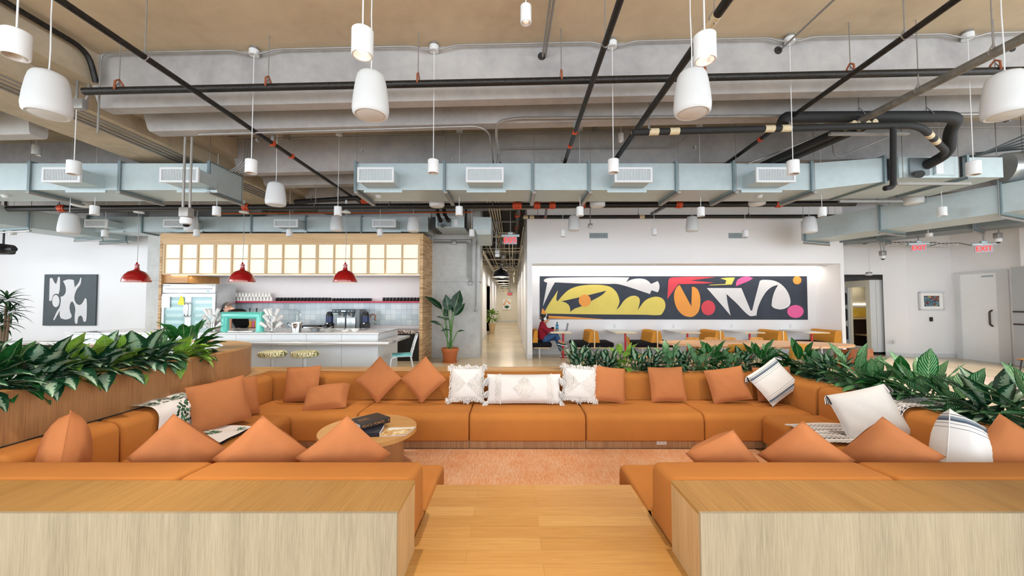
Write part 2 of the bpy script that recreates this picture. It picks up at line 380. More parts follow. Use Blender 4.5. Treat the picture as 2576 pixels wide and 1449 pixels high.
for i, (a, b) in enumerate(s_far):
    cx = (a+b)/2; h = (b-a)/2-g
    bk = [(-h, h, .8, 1.05, None)]
    if i == 0: bk.append((.0, .78, .0, .0, None))
    if i == 4: bk.append((.0, .78, .0, .0, None))
    bk = bk[:1]
    if i == 0: bk = [(-h-.27, h, .8, 1.05, None), (.02, .79, -h-.005, -h-.255, 'L')]
    if i == 4: bk = [(-h, h+.26, .8, 1.05, None), (.02, .79, h+.005, h+.265, 'R')]
    out = []
    for q in bk:
        if q[4] is None: out.append(q)
        else:        # a back along the side of a corner module
            y0, y1, xa, xb, sd = q
            ang = pi/2 if sd == 'L' else -pi/2
            # local frame turned so that the back's front faces inwards
            M = RZ(ang)
            if sd == 'L': out.append((y0, y1, -xa, -xb, M))
            else: out.append((-y1, -y0, xa, xb, M))
    sofa((cx, 5.2, 0), 0, -h, h, .84, lab[i], out)
# side modules
def side(sd, label):
    h = .755-g
    if sd == 'L': t = sofa((-2.96, 4.43, 0), pi/2, -h, h, .8, label, [(-h, h, .74, 1.0, None)])
    else: t = sofa((3.345, 4.43, 0), -pi/2, -h, h, .8, label, [(-h, h, .755, 1.02, None)])
side('L', 'left side module of the sunken orange sofa, partly under the leaf print blanket')
side('R', 'right side module of the sunken orange sofa, partly under the striped blanket')
# near row, backs towards the camera
def near(x0, x1, label, corner=None):
    cx = (x0+x1)/2; h = (x1-x0)/2-g
    bk = [(-h, h, .86, 1.23, None)]
    if corner == 'L': bk.append((-.83, -.01, h+.005, h+.265, RZ(-pi/2)))      # turned frame: its right is our left
    if corner == 'R': bk.append((.01, .83, h+.005, h+.265, RZ(pi/2)))
    sofa((cx, 3.68, 0), pi, -h, h, .88, label, bk)
near(-2.13, -.636, 'near left orange sofa module beside the board walkway')
near(-3.7, -2.13, 'near left corner module of the sunken orange sofa', 'L')
near(1.007, 2.455, 'near right orange sofa module beside the board walkway')
near(2.455, 4.1, 'near right corner module of the sunken orange sofa', 'R')
# oak boxes in front, ledge at the back
def wbox(x0, x1, label):
    t = thing('partition_box', label, 'partition', ((x0+x1)/2, 2.255, 0), 0, 'oak partition boxes beside the walkway')
    y0, y1, h = 2.067, 2.442, .43
    obj('front_panel', MB().box(x0, x1, y0, y0+.02, 0, h), X['oak_front'], t, W=True)
    obj('top_panel', MB().box(x0, x1, y0+.02, y1, h-.02, h), X['oak_y'], t, W=True)
    obj('side_panel', MB().box(x1-.02, x1, y0+.02, y1, 0, h-.02) if x1 < 0 else MB().box(x0, x0+.02, y0+.02, y1, 0, h-.02), X['oak_side'], t, W=True)
    obj('inner_panel', MB().box(x0+.02, x1-.02, y1-.02, y1, 0, h-.02), X['oak_front'], t, W=True)
X['oak_side'] = oak('oak end panel', '#a88556', '#bb986a', '#c6a67a', 'z', .8)
wbox(-5.2, -.61, 'long pale oak box left of the board walkway')
wbox(1.0, 5.2, 'long pale oak box right of the board walkway')
t = thing('oak_ledge', 'low oak ledge behind the far sofa row, left of the low planter', 'ledge', (-1.2, 6.45, 0))
obj('top_board', MB().rbox(-3.95, 1.0, 6.26, 6.66, .41, .43, .002), X['oak_x'], t, W=True)
obj('rear_board', MB().box(-3.95, 1.0, 6.62, 6.65, 0, .41), X['oak_front'], t, W=True)
Q_ = [(-5.43+1.474*cos(a), 5.38+1.474*sin(a)) for a in [R(60*i/14) for i in range(15)]]
obj('corner_board', MB().prism([(-3.97, 5.3)]+[q for q in Q_ if q[1] < 6.66]+[(-4.3, 6.655), (-3.97, 6.655)][::1], PZ, .428), X['oak_x'], t, W=True)
obj('inner_board', MB().box(-3.95, 1.0, 6.265, 6.285, PZ, .41), X['oak_front'], t, W=True)
# ------------------------------------------------------------------ hanging lamps and speakers
ORD = ['first', 'second', 'third', 'fourth', 'fifth', 'sixth', 'seventh', 'eighth', 'ninth', 'tenth', 'eleventh', 'twelfth', 'thirteenth', 'fourteenth']
def czl(x, y=0): return CH+SLOPE*x
def spot(p, label, group, lit=False, ztop=None, r=.066, h=.165, box=False):
    """Cylinder spotlight; p: middle of the housing."""
    t = thing('pendant_spotlight', label, 'ceiling light', (p.x, p.y, p.z-h/2), 0, group)
    zt = (ztop if ztop else czl(p.x))-(p.z-h/2)
    can = MB().lathe([(.05, zt-.1), (.058, zt-.1), (.058, zt-.035), (.02, zt-.03)], 16)
    c = obj('canopy', can, X['white_paint'], t)
    obj('junction_box', MB().lathe([(.05, zt-.034), (.05, zt)], 12), X['conduit'], c)
    obj('cable', MB().cyl((0, 0, h), (0, 0, zt-.1), .005, n=6), X['white_paint'], t)
    obj('housing', MB().lathe([(r-.012, 0), (r-.004, -.002), (r, .004), (r, h-.006), (r-.006, h), (.001, h)], 28, caps=False), X['white_paint'], t)
    obj('reflector', MB().lathe([(r-.011, 0), (r-.018, .022), (.032, .04)], 24, caps=False), X['lamp_off'], t)
    obj('lens', MB().lathe([(.034, .036), (.02, .04), (.001, .041)], 16, caps=False), X['lamp'] if lit else X['lens_dim'], t)
    return t
X['lens_dim'] = glow('dim lamp lens', '#ffe9cf', 3)
def lightspot(p, power, ang=70, blend=.6, col=(1, .9, .78)):
    l = bpy.data.lights.new('spotlight_beam', 'SPOT'); l.energy = power; l.spot_size = R(ang); l.spot_blend = blend; l.color = col; l.shadow_soft_size = .04
    o = bpy.data.objects.new('spotlight_beam', l); C.objects.link(o); o.location = p; return o
rows = []
for k, (u, v) in enumerate([(40, 111), (912, 108), (1773, 121)]): rows.append((at(u, v, 2.35), 'in the row over the oak boxes', k, k > 0))
for k, (u, v) in enumerate([(186, 422), (632, 419), (1090, 419), (1543, 418), (1995, 421), (2449, 423)]): rows.append((at(u, v, 4.62), 'in the row over mid pit', k, False))
for k, (u, v) in enumerate([(238, 529), (545, 531), (850, 531), (1155, 531), (1459, 532), (1763, 533), (2068, 533), (2370, 532)]): rows.append((at(u, v, 6.9), 'in the row behind the duct', k, False))
for k, (u, v) in enumerate([(32, 582), (264, 587), (495, 586), (728, 586), (956, 585), (1187, 586), (1416, 587), (1646, 583), (1875, 588), (2103, 588), (2337, 587)]): rows.append((at(u, v, 9.1), 'in the row near the walls', k, False))
for p, w_, k, lit in rows:
    spot(p, f'white cylinder spotlight, {ORD[k]} from the left {w_}', 'spotlights '+w_, lit)
    lightspot((p.x, p.y, p.z-.09), (160 if p.y < 5 else 125)*(3.5 if p.x > 7 else 1))
p = at(1323, 36, 3.2); t = spot(p, 'short white cylinder spotlight close under the slab at the top of the view', None, ztop=czl(p.x), r=.047, h=.15)
p = at(91, 378, 6.6); spot(p, 'white cylinder spotlight above the duct beside the girder', None)
p = at(1562, 346, 6.6); spot(p, 'white cylinder spotlight above the long duct between two black sprinkler pipes', None, r=.045, h=.15)
def speaker(p, label, group='white barrel pendant speakers', s=1.0, face=0):
    h = .37*s
    t = thing('pendant_speaker', label, 'speaker', (p.x, p.y, p.z-h/2), face, group)
    zt = czl(p.x)-(p.z-h/2)
    obj('cable', MB().tube([(0, 0, h+.02), (.004, 0, h+.2), (-.004, 0, h+.5), (0, 0, zt)], .005, 6), X['white_paint'], t)
    prof = [(.112, .004), (.13, .0), (.145, .015), (.151, .06), (.143, .16), (.128, .27), (.115, .33), (.1, .355), (.07, .37), (.001, .37)]
    obj('body', MB().lathe([(r*s, z*s) for r, z in prof], 20, caps=False), X['speaker'], t)
    obj('grille', MB().lathe([(.001, -.001*s), (.1*s, -.001*s), (.114*s, .005*s)], 24, caps=False), X['white_paint'], t, 'round speaker grille')
    obj('loop', MB().tube([(.02*cos(a), 0, h+.01+.025*sin(a)) for a in [pi*i/6 for i in range(7)]], .004, 5), X['conduit'], t)
X['speaker'] = plain('white speaker shell', '#c6c8c9', .5, var=.01)
for u, v, y, lab in [(121, 236, 3.2, 'over the left end of the pit'), (933, 238, 3.2, 'below the lit spotlight at left centre'), (1741, 233, 3.2, 'below the lit spotlight at right centre'), (2530, 238, 3.2, 'at the right edge of the view'),
                     (205, 496, 7.5, 'half hidden behind the left duct'), (694, 488, 6.1, 'hanging in front of the gap between the two ducts'), (1099, 497, 7.5, 'half hidden behind the long duct near the corridor'), (1503, 497, 7.5, 'half hidden behind the long duct above the painting left end'), (1904, 493, 7.5, 'half hidden behind the long duct above the painting right end'), (2298, 490, 7.5, 'half hidden behind the fan coil unit'),
                     (174, 562, 7.0, 'in front of the angled duct by the left wall'), (482, 563, 9.2, 'behind the dome camera by the coffee bar'), (847, 562, 9.2, 'above the middle red lamp and the light box wall'), (1040, 564, 9.2, 'beside the coffee bar fan coil unit'), (1444, 561, 9.2, 'before the mural wall near the corridor'), (1741, 563, 9.2, 'before the middle of the mural wall'), (2036, 565, 8.6, 'before the end of the mural wall')]:
    speaker(at(u, v, y), 'white barrel shaped pendant speaker '+lab, s=1.0)
# red dome lamps over the counter
def dome(p, label, group, mat, r=.24, ztop=3.6, inner='#fff3dc', disc=True, hk=1.0, cname='pendant_lamp', power=0):
    t = thing(cname, label, 'lamp', (p.x, p.y, p.z), 0, group); z1 = ztop-p.z
    obj('shade', MB().lathe([(r, 0), (r*1.01, .01), (r*.97, .06*hk), (r*.84, .12*hk), (r*.6, .175*hk), (r*.3, .2*hk), (.05, .21*hk)], 32, caps=False), mat, t)
    obj('shade_lining', MB().lathe([(r*.985, .002), (r*.95, .055*hk), (r*.8, .115*hk), (r*.57, .17*hk), (.04, .2*hk)], 32, caps=False), X['lining'], t, 'pale inside of the shade')
    n_ = obj('neck', MB().lathe([(.05, .21*hk), (.045, .23*hk), (.045, .25*hk), (.038, .255*hk), (.038, .28*hk), (.045, .285*hk), (.045, .3*hk), (.02, .31*hk), (.012, .34*hk)], 16), mat, t)
    obj('bulb', MB().ball((0, 0, .06), .045, 14, 10) if mat is not X['black_gloss'] else MB().lathe([(.001, .02), (r*.9, .02), (r*.88, .03), (.001, .03)], 24, caps=False), X['bulb'], t)
    obj('cord', MB().tube([(0, 0, .33*hk), (.012, 0, .33*hk+(z1-.33)*.4), (0, 0, z1)], .006, 6), X['conduit'] if mat is not X['black_gloss'] else X['black'], t)
    if disc: obj('canopy', MB().lathe([(.09, z1-.02), (.09, z1), (.03, z1+.03), (.02, z1+.25), (.015, z1+.25)], 18), X['white_paint'], t)
    return t
X['lining'] = plain('pale enamel', '#fbf1e0', .4, var=.01)
X['bulb'] = glow('lit bulb', '#ffe6c4', 5)
X['red_gloss'] = plain('dark red enamel', '#9c0f10', .12, var=.03, Coat_Weight=.6)
X['black_gloss'] = plain('black enamel', '#0e0e10', .2, var=.05)
for u, lab in ((343, 'before the white wall'), (609, 'before the tap tower'), (868, 'over the plates on the counter')):
    p = at(u, 710, 8.1); dome(p, 'glossy dark red dome pendant lamp '+lab, 'red dome lamps over the counter', X['red_gloss'], .24, at(u, 533, 8.1).z, hk=1.25)
    lightspot((p.x, p.y, p.z+.05), 25, 140)
for k in range(9):
    y = 11.35+k*2.05; p = Vector((-.33-.012*k, y, 1.55+.745)); dome(p, f'black dome pendant lamp, {ORD[k]} in line down the corridor', 'black dome lamps down the corridor', X['black_gloss'], .25, 4.5, disc=False, hk=1.15)
    lightspot((p.x, p.y, p.z+.05), 60, 150, col=(1, .88, .7))
# ------------------------------------------------------------------ ducts
def vent(parent, x0, x1, y, z0, z1, dp=.38, mat=None):
    """A white grille on a short neck that stands out of a duct face at y towards the camera."""
    v = obj('air_outlet', MB().box(x0+.02, x1-.02, y-dp, y+.01, z0+.02, z1-.02).box(x0-.03, x1+.03, y-.04, y-.005, z0-.06, z0-.02), X['galv'], parent, W=True)
    yf = y-dp; f = MB(); b = .035
    f.box(x0, x1, yf-.02, yf+.012, z0, z0+b).box(x0, x1, yf-.02, yf+.012, z1-b, z1).box(x0, x0+b, yf-.02, yf+.012, z0+b, z1-b).box(x1-b, x1, yf-.02, yf+.012, z0+b, z1-b)
    obj('grille_frame', f, X['white_paint'], v, W=True)
    s = MB(); n = 22
    for i in range(n):
        x = x0+b+(x1-x0-2*b)*(i+.5)/n; s.box(x-.004, x+.004, yf-.012, yf+.0, z0+b, z1-b)
    for i in range(1, 6):
        z = z0+b+(z1-z0-2*b)*i/6; s.box(x0+b, x1-b, yf-.004, yf+.004, z-.003, z+.003)
    obj('grille_slats', s, X['white_paint'], v, W=True)
    obj('throat', MB().box(x0+b, x1-b, yf+.012, yf+.02, z0+b, z1-b), X['dark'], v, W=True, label='dark inside of the outlet')
def flange(parent, x, y0, y1, z0, z1, axis='x', bar=True):
    m_ = MB(); q = .035; w_ = .018
    m_.box(x-w_, x+w_, y0-q, y0, z0-q, z1+q).box(x-w_, x+w_, y1, y1+q, z0-q, z1+q).box(x-w_, x+w_, y0, y1, z0-q, z0).box(x-w_, x+w_, y0, y1, z1, z1+q)
    obj('flange', m_, X['flange'], parent, W=True)
def hang(parent, x, ys, z0, zt=None):
    m_ = MB(); m_.box(x-.03, x+.03, ys[0]-.02, ys[1]+.02, z0-.075, z0-.04)
    for y in ys: m_.cyl((x, y, z0-.06), (x, y, (zt or czl(x))), .005, n=5)
    obj('trapeze_hanger', m_, X['conduit'], parent, W=True)
def detector(p, label, zt=None, r=.055):
    t = thing('smoke_detector', label, 'smoke detector', (p.x, p.y, p.z), 0)
    obj('base', MB().lathe([(r, 0), (r, -.018), (r*.8, -.024)], 18), X['white_paint'], t)
    obj('sensor_cap', MB().lathe([(r*.75, -.022), (r*.75, -.04), (r*.4, -.05)], 18), X['white_paint'], t)
YD0, YD1 = 6.47, 7.2
dz0, dz1 = at(1288, 478, YD0).z, at(1288, 411, YD0).z
def dx(u, y=YD0, v=445): return at(u, v, y).x
# long duct over the pit
t = thing('air_duct', 'long straight galvanized duct above the pit with four white grilles', 'air duct', (dx(895), (YD0+YD1)/2, dz0))
b = MB(); b.box(dx(893), dx(2040), YD0, YD1, dz0, dz1)
obj('duct_body', b, X['galv'], t, W=True)
dz0b, dz1b = at(2223, 457, 6.3).z, at(2223, 397, 6.3).z
b = MB(); a0, a1 = dx(2040), at(2223, 425, 6.3).x
b.ring([[(a0, YD0, dz0), (a0, YD1, dz0), (a0, YD1, dz1), (a0, YD0, dz1)], [(a1, 6.3, dz0b), (a1, 7.35, dz0b), (a1, 7.35, dz1b), (a1, 6.3, dz1b)]])
obj('tapered_section', b, X['galv'], t, W=True)
for u in (895, 1118, 1339, 1480, 1700, 1844, 2040): flange(t, dx(u), YD0, YD1, dz0, dz1); hang(t, dx(u)+.03, (YD0-.04, YD1+.04), dz0)
flange(t, a1, 6.3, 7.35, dz0b, dz1b)
for u0, u1 in ((899, 991), (1172, 1267), (1546, 1641), (1902, 2001)):
    x0, x1 = at(u0, 440, 6.08).x, at(u1, 440, 6.08).x; vent(t, x0, x1, YD0, at(1288, 459, 6.08).z, at(1288, 421, 6.08).z)
detector(Vector((at(951, 493, 6.8).x, 6.8, dz0)), 'white smoke detector under the left end of the long duct')
detector(Vector((at(1910, 493, 6.8).x, 6.8, dz0)), 'white smoke detector under the long duct beside the fan coil unit')
# left duct
t = thing('air_duct', 'galvanized duct over the left of the pit, ending in a bare end plate', 'air duct', (dx(527), (YD0+YD1)/2, dz0))
obj('duct_body', MB().box(-14, dx(532), YD0, YD1, dz0, dz1), X['galv'], t, W=True)
for u in (77, 303, 527): flange(t, dx(u), YD0, YD1, dz0, dz1); hang(t, dx(u)+.03, (YD0-.04, YD1+.04), dz0)
for u0, u1 in ((106, 203), (402, 500)):
    x0, x1 = at(u0, 440, 6.08).x, at(u1, 440, 6.08).x; vent(t, x0, x1, YD0, at(1288, 459, 6.08).z, at(1288, 421, 6.08).z)
detector(Vector((at(14, 494, 6.8).x, 6.8, dz0)), 'white smoke detector under the duct at the left edge')
# duct over the coffee bar
yb = 9.75; z0, z1 = at(1288, 583, yb).z, at(1288, 545, yb).z
t = thing('air_duct', 'galvanized duct running along the top of the coffee bar', 'air duct', (dx(600, yb), yb+.3, z0))
obj('duct_body', MB().box(dx(225, yb), dx(1078, yb), yb, yb+.65, z0, z1), X['galv'], t, W=True)
for u in (226, 363, 500, 636, 772, 911): flange(t, dx(u, yb), yb, yb+.65, z0, z1, bar=False)
for u0, u1 in ((214, 272), (412, 478), (690, 750), (937, 996)):
    x0, x1 = at(u0, 560, yb-.38).x, at(u1, 560, yb-.38).x; vent(t, x0, x1, yb, at(1288, 572, yb-.38).z, at(1288, 552, yb-.38).z)
# fan coil unit beside the bar
t = thing('fan_coil_unit', 'grey fan coil unit hanging between the coffee bar and the corridor', 'fan coil unit', (at(1130, 590, 9.6).x, 9.9, at(1130, 592, 9.6).z))
def qb(u0, u1, v0, v1, y, d, mb=None):
    mb = mb or MB(); a = at(u0, v1, y); c = at(u1, v0, y); return mb.box(a.x, c.x, y, y+d, a.z, c.z)
obj('casing', qb(1096, 1168, 544, 572, 9.5, .9), X['galv'], t, W=True)
obj('control_panel', qb(1100, 1135, 549, 570, 9.47, .03), X['galv_dark'], t, W=True)
obj('motor', MB().cyl(at(1113, 568, 9.47), at(1113, 568, 9.38), .05), X['black'], t, W=True)
obj('label_plate', qb(1142, 1152, 552, 567, 9.485, .015), X['white_paint'], t, W=True)
obj('collar', qb(1083, 1097, 546, 574, 9.52, .85), X['black'], t, W=True)
obj('return_duct', qb(1190, 1236, 546, 577, 9.45, 1.0), X['galv'], t, W=True)
m_ = MB(); a = at(1195, 577, 9.45); c = at(1236, 577, 9.45)
m_.ring([[(a.x, 9.46, a.z), (c.x, 9.46, a.z), (c.x, 10.3, a.z), (a.x, 10.3, a.z)], [(a.x+.05, 9.5, a.z-.12), (c.x-.02, 9.5, a.z-.12), (c.x-.02, 10.2, a.z-.3), (a.x+.05, 10.2, a.z-.3)]])
obj('return_grille', m_, X['galv'], t, W=True)
obj('drain_pipe', MB().tube(bend([at(1172, 515, 9.6), at(1172, 575, 9.6), at(1180, 580, 9.6)], .06), .03, 8), X['black'], t, W=True)
for u in (1098, 1166, 1192, 1233): a = at(u, 544, 9.48); obj('hanger_rod', MB().cyl(a, (a.x, a.y, 4.7), .006, n=5), X['conduit'], t, W=True)
for k, (u, d) in enumerate(((1105, -14), (1122, -4))):
    P = bend([at(u-6, 517, 9.7), at(u-4, 540, 9.6), at(u+d*.3+8, 556, 9.42)], .1); obj('insulated_hose', MB().tube(P, .05, 8), X['black'], t, W=True)
# fan coil unit at the right end of the long duct
t = thing('fan_coil_unit', 'large fan coil unit with black insulated pipes at the end of the long duct', 'fan coil unit', (at(2350, 420, 6.2).x, 6.7, dz0b))
obj('collar', qb(2226, 2262, 400, 452, 6.3, .95), X['black'], t, W=True)
obj('casing', qb(2262, 2410, 394, 447, 6.15, 1.25), X['galv'], t, W=True)
obj('side_panel', qb(2290, 2338, 397, 440, 6.12, .03), X['galv_dark'], t, W=True)
obj('access_panel', qb(2352, 2402, 398, 440, 6.125, .025), X['galv'], t, W=True)
obj('label_plate', qb(2356, 2373, 408, 437, 6.11, .015), X['white_paint'], t, W=True)
obj('motor', MB().cyl(at(2314, 438, 6.12), at(2314, 438, 6.0), .06), X['black'], t, W=True)
obj('rear_collar', qb(2410, 2428, 394, 444, 6.18, 1.1), X['black'], t, W=True)
obj('return_duct', qb(2428, 2522, 396, 446, 6.15, 1.1), X['galv'], t, W=True)
flange(t, at(2430, 420, 6.15).x, 6.15, 7.25, at(2430, 446, 6.15).z, at(2430, 396, 6.15).z)
fd = [at(2520, 428, 6.6)+Vector((0, 0, .02)), at(2560, 425, 6.55), at(2620, 410, 6.4), at(2700, 390, 6.2)]
fp = bend(fd, .5, 6); rr = [.27+.012*(i % 2) for i in range(len(fp))]
obj('flexible_duct', MB().tube(fp, rr, 20), X['steel'], t, W=True)
for u in (2264, 2404):
    for y in (6.1, 7.42): a = at(u, 450, 6.15); obj('hanger_rod', MB().cyl((a.x, y, a.z), (a.x, y, 4.85), .006, n=5), X['conduit'], t, W=True)
for y in (6.2, 7.3):
    a = at(2255, 455, 6.2); c = at(2440, 450, 6.2); obj('support_rail', MB().box(a.x, c.x, y-.02, y+.02, a.z-.07, a.z-.03), X['conduit'], t, W=True)
# angled ducts
def aduct(label, p0, p1, wd_, h, fl=(0, .5, 1), mat='galv'):
    """p0, p1: ends of the lower edge that faces the room; wd_: width away from it."""
    d = Vector((p1.x-p0.x, p1.y-p0.y, 0)).normalized(); nrm = Vector((-d.y, d.x, 0))
    if nrm.dot(Vector((p0.x+p1.x, 0, 0))) < 0: nrm = -nrm
    t = thing('air_duct', label, 'air duct', ((p0.x+p1.x)/2, (p0.y+p1.y)/2, p0.z))
    def sec(p, g=0, lo=0): return [p-nrm*g+Vector((0, 0, -g-lo)), p+nrm*(wd_+g)+Vector((0, 0, -g-lo)), p+nrm*(wd_+g)+Vector((0, 0, h+g)), p-nrm*g+Vector((0, 0, h+g))]
    obj('duct_body', MB().ring([sec(p0), sec(p1)]), X[mat], t, W=True)
    for f in fl:
        c = p0.lerp(p1, f); obj('flange', MB().ring([sec(c-d*.02, .035), sec(c+d*.02, .035)]), X['flange'], t, W=True)
        a = c-nrm*.06+Vector((0, 0, -.075)); e = c+nrm*(wd_+.06)+Vector((0, 0, -.075)); m_ = MB().cyl(a, e, .022, n=6)
        m_.cyl(a, (a.x, a.y, czl(a.x)), .006, n=5).cyl(e, (e.x, e.y, czl(e.x)), .006, n=5); obj('trapeze_hanger', m_, X['conduit'], t, W=True)
    return t
aduct('dark galvanized duct angled along the white left wall', Vector((-11.4, 6.6, 3.24)), Vector((-10.53, 10.6, 3.24)), .9, .41, (.5, .82, .95), 'galv')
q0, q1 = Vector((7.32, 9.6, 3.1)), Vector((8.95, 5.4, 3.1))
aduct('wide galvanized duct angled across the right end of the room', q0, q1, .9, .5, (.02, .35, .72))
aduct('lower galvanized duct behind the wide angled one', Vector((8.9, 10.9, 3.2)), Vector((10.9, 7.4, 3.2)), .8, .42, (.3, .7), 'galv_dark')
# ------------------------------------------------------------------ sprinkler pipes and conduits
def pipe(label, pts, r, mat='black_pipe', fits=(), bands=(), rods=(), clamps=(), br=.12, cat='pipe', name='sprinkler_pipe', group=None, ring=False):
    P = bend(pts, br); c = (Vector(pts[0])+Vector(pts[-1]))/2
    t = thing(name, label, cat, c, 0, group)
    obj('pipe', MB().tube(P, r, 12), X[mat], t, W=True)
    a, b = Vector(pts[0]), Vector(pts[-1])
    def fr(f):
        L = [(Vector(pts[i+1])-Vector(pts[i])).length for i in range(len(pts)-1)]; s = f*sum(L)
        for i, l in enumerate(L):
            if s <= l or i == len(L)-1:
                d = (Vector(pts[i+1])-Vector(pts[i])).normalized(); return Vector(pts[i])+d*s, d
            s -= l
    for f in fits:
        q, d = fr(f); m_ = MB().cyl(q-d*r*1.1, q+d*r*1.1, r*1.16, n=14).cyl(q-d*r*.5, q+d*r*.5, r*1.3, n=14)
        s_ = d.orthogonal().normalized(); m_.cyl(q-s_*r*1.8, q+s_*r*1.8, r*.3, n=8); obj('coupling', m_, X['red_fit'], t, W=True, label='orange red grooved coupling')
    for f in bands:
        q, d = fr(f); obj('band', MB().cyl(q-d*.065, q+d*.065, r*1.06, n=14), X['cream'], t, W=True, label='cream pipe label')
    for f in rods:
        q, d = fr(f); m_ = MB().cyl(q+Vector((0, 0, r)), (q.x, q.y, czl(q.x)), .006, n=5); m_.tube([q+Vector((0, 0, -r-.004)), q+Vector((r*1.2, 0, 0)), q+Vector((.0, 0, r+.05)), q+Vector((-r*1.2, 0, 0)), q+Vector((0, 0, -r-.004))] if abs(d.x) < .5 else [q+Vector((0, r*1.2, 0)), q+Vector((0, 0, r+.06)), q+Vector((0, -r*1.2, 0))], .008, 5)
        obj('hanger', m_, X['conduit'], t, W=True)
        if ring: obj('hanger_ring', MB().tube([q+Vector((0, -r*1.25, -.01)), q+Vector((0, -r*1.1, r+.05)), q+Vector((0, 0, r+.09)), q+Vector((0, r*1.1, r+.05)), q+Vector((0, r*1.25, -.01))], .012, 6), X['rust'], t, W=True, label='rusty red hanger ring')
    return t
X['cream'] = plain('cream pipe wrap', '#c2b190', .6, var=.08)
X['rust'] = plain('rusty hanger', '#8a4a2c', .6, var=.2)
X['insul'] = plain('black pipe insulation', '#121212', .75, var=.2)
ym = 4.42; pa, pb = at(212, 230, ym), at(2760, 173, ym)
def fx(a, b, u, y): return (at(u, 200, y).x-a.x)/(b.x-a.x)
pipe('long black sprinkler main running across the view below the slab', [pa, pb], .042, rods=[fx(pa, pb, u, ym) for u in (300, 675, 1052, 1412, 1770, 2140, 2505)], ring=True)
def along(u0, v0, u1, v1, z): return [atz(u0, v0, z), atz(u1, v1, z)]
def fv(P, v, z):           # how far along P the point seen at height v is
    y = 960*(z-CAMZ)/(760-v); return (y-P[0].y)/(P[1].y-P[0].y)
P = along(110, -27, 928, 524, 3.95); t = pipe('black sprinkler pipe that runs from upper left to the long duct end', P, .03, fits=[fv(P, 355, 3.95), fv(P, 388, 3.95), .985], rods=[fv(P, 130, 3.95), .9])
q = P[0].lerp(P[1], fv(P, 355, 3.95)); obj('sprinkler_head', MB().cyl(q, q+Vector((0, 0, .16)), .022, n=8).cyl(q+Vector((0, 0, .16)), q+Vector((0, 0, .24)), .012, n=8).cyl(q+Vector((0, 0, .24)), q+Vector((0, 0, .25)), .03, n=8), X['steel'], t, W=True)
P = along(1569, -25, 1418, 416, 4.0); t = pipe('black sprinkler pipe entering the view right of the top centre', P, .03, fits=[fv(P, 325, 4.0), fv(P, 361, 4.0)], rods=[fv(P, 95, 4.0)])
q = P[0].lerp(P[1], fv(P, 325, 4.0)); obj('sprinkler_head', MB().cyl(q, q+Vector((0, 0, .16)), .022, n=8).cyl(q+Vector((0, 0, .16)), q+Vector((0, 0, .24)), .012, n=8), X['steel'], t, W=True)
P = along(1848, -25, 1548, 402, 4.03); pipe('mottled black pipe passing the lit spotlight at right centre', P, .04, bands=[fv(P, 30, 4.03), fv(P, 58, 4.03), fv(P, 323, 4.03)], rods=[fv(P, 28, 4.03)])
P = along(2440, -25, 1825, 413, 4.08); pipe('thin mottled sprinkler pipe descending from upper right', P, .03, fits=[fv(P, 318, 4.08), fv(P, 344, 4.08)], rods=[fv(P, 75, 4.08)])
P = along(2640, 63, 2140, 316, 4.03); pipe('thick grey pipe crossing the upper right corner', P, .048, 'grey_pipe', rods=[.2, .55])
P = along(2150, 322, 1935, 416, 3.98); t = thing('insulated_pipe', 'bundle of thick black insulated pipes behind the grey pipe', 'pipe', (P[0]+P[1])/2)
for k in range(4):
    o_ = Vector((-.14+.095*k, 0, .02*(k % 2))); obj('insulated_pipe_line', MB().tube([P[0]+o_, P[1]+o_], .052, 10), X['insul'], t, W=True)
    a = P[0]+o_; d = (P[0]-P[1]).normalized(); obj('pipe_end', MB().tube([a, a+d*.14], .045, 10), X['cream'], t, W=True, label='cream wrapped pipe end')
obj('support_channel', MB().box(P[0].x-.35, P[0].x+.75, P[0].y-.02, P[0].y+.03, P[0].z-.1, P[0].z-.06), X['conduit'], t, W=True)
# pipes that serve the fan coil unit
A = [at(1592, 333, 5.1), at(2312, 314, 5.1), at(2384, 384, 5.75), at(2345, 402, 6.12)]
pipe('black insulated pipe bending down to the fan coil unit, lower one', A, .045, 'insul', bands=(.05, .1, .33, .37, .77, .82), rods=(.04, .38), br=.25, name='insulated_pipe')
A = [at(1968, 312, 5.15), at(1975, 295, 5.15), at(2130, 294, 5.17), at(2415, 293, 5.2), at(2388, 330, 5.6), at(2388, 385, 5.85), at(2330, 416, 6.12)]
pipe('thick black insulated pipe looping down to the fan coil unit, upper one', A, .075, 'insul', br=.3, name='insulated_pipe', rods=(.3, .55))
pipe('black drain pipe with an elbow hanging under the fan coil unit', [at(2247, 318, 5.1), at(2247, 470, 5.1), at(2226, 474, 5.1)], .035, 'insul', br=.08, name='drain_pipe')
# sprinkler main behind the long duct
yb = 7.95; pa, pb = at(20, 525, yb), at(2150, 512, yb)
pipe('thick black sprinkler main behind the long duct, with orange couplings', [pa, pb], .06, fits=[fx(pa, pb, u, yb) for u in (172, 628, 1297, 1304, 1350, 1388, 1462, 1702, 1950)], rods=[fx(pa, pb, u, yb) for u in (163, 800, 985, 1240, 1900)])
for k, (u, v) in enumerate(((1370, 530), (1560, 525), (980, 500))):
    pass
yb = 10.35; pa, pb = at(1312, 546, yb), at(2128, 544, yb)
pipe('black pipe running along the mural wall', [pa, pb], .05, bands=[fx(pa, pb, u, yb) for u in (1322, 1337, 1610)], rods=[.05, .36, .7])
pipe('thin copper pipe above the coffee bar duct', [at(540, 537, 9.3), at(1190, 534, 9.3)], .018, 'copper', name='copper_pipe', rods=(.3, .75))
X_ = None
pipe('black pipe with white end cap over the coffee bar', [at(742, 508, 8.6), at(905, 498, 8.6), at(918, 508, 8.2)], .055, fits=(.97,), rods=(.2, .5), br=.1)
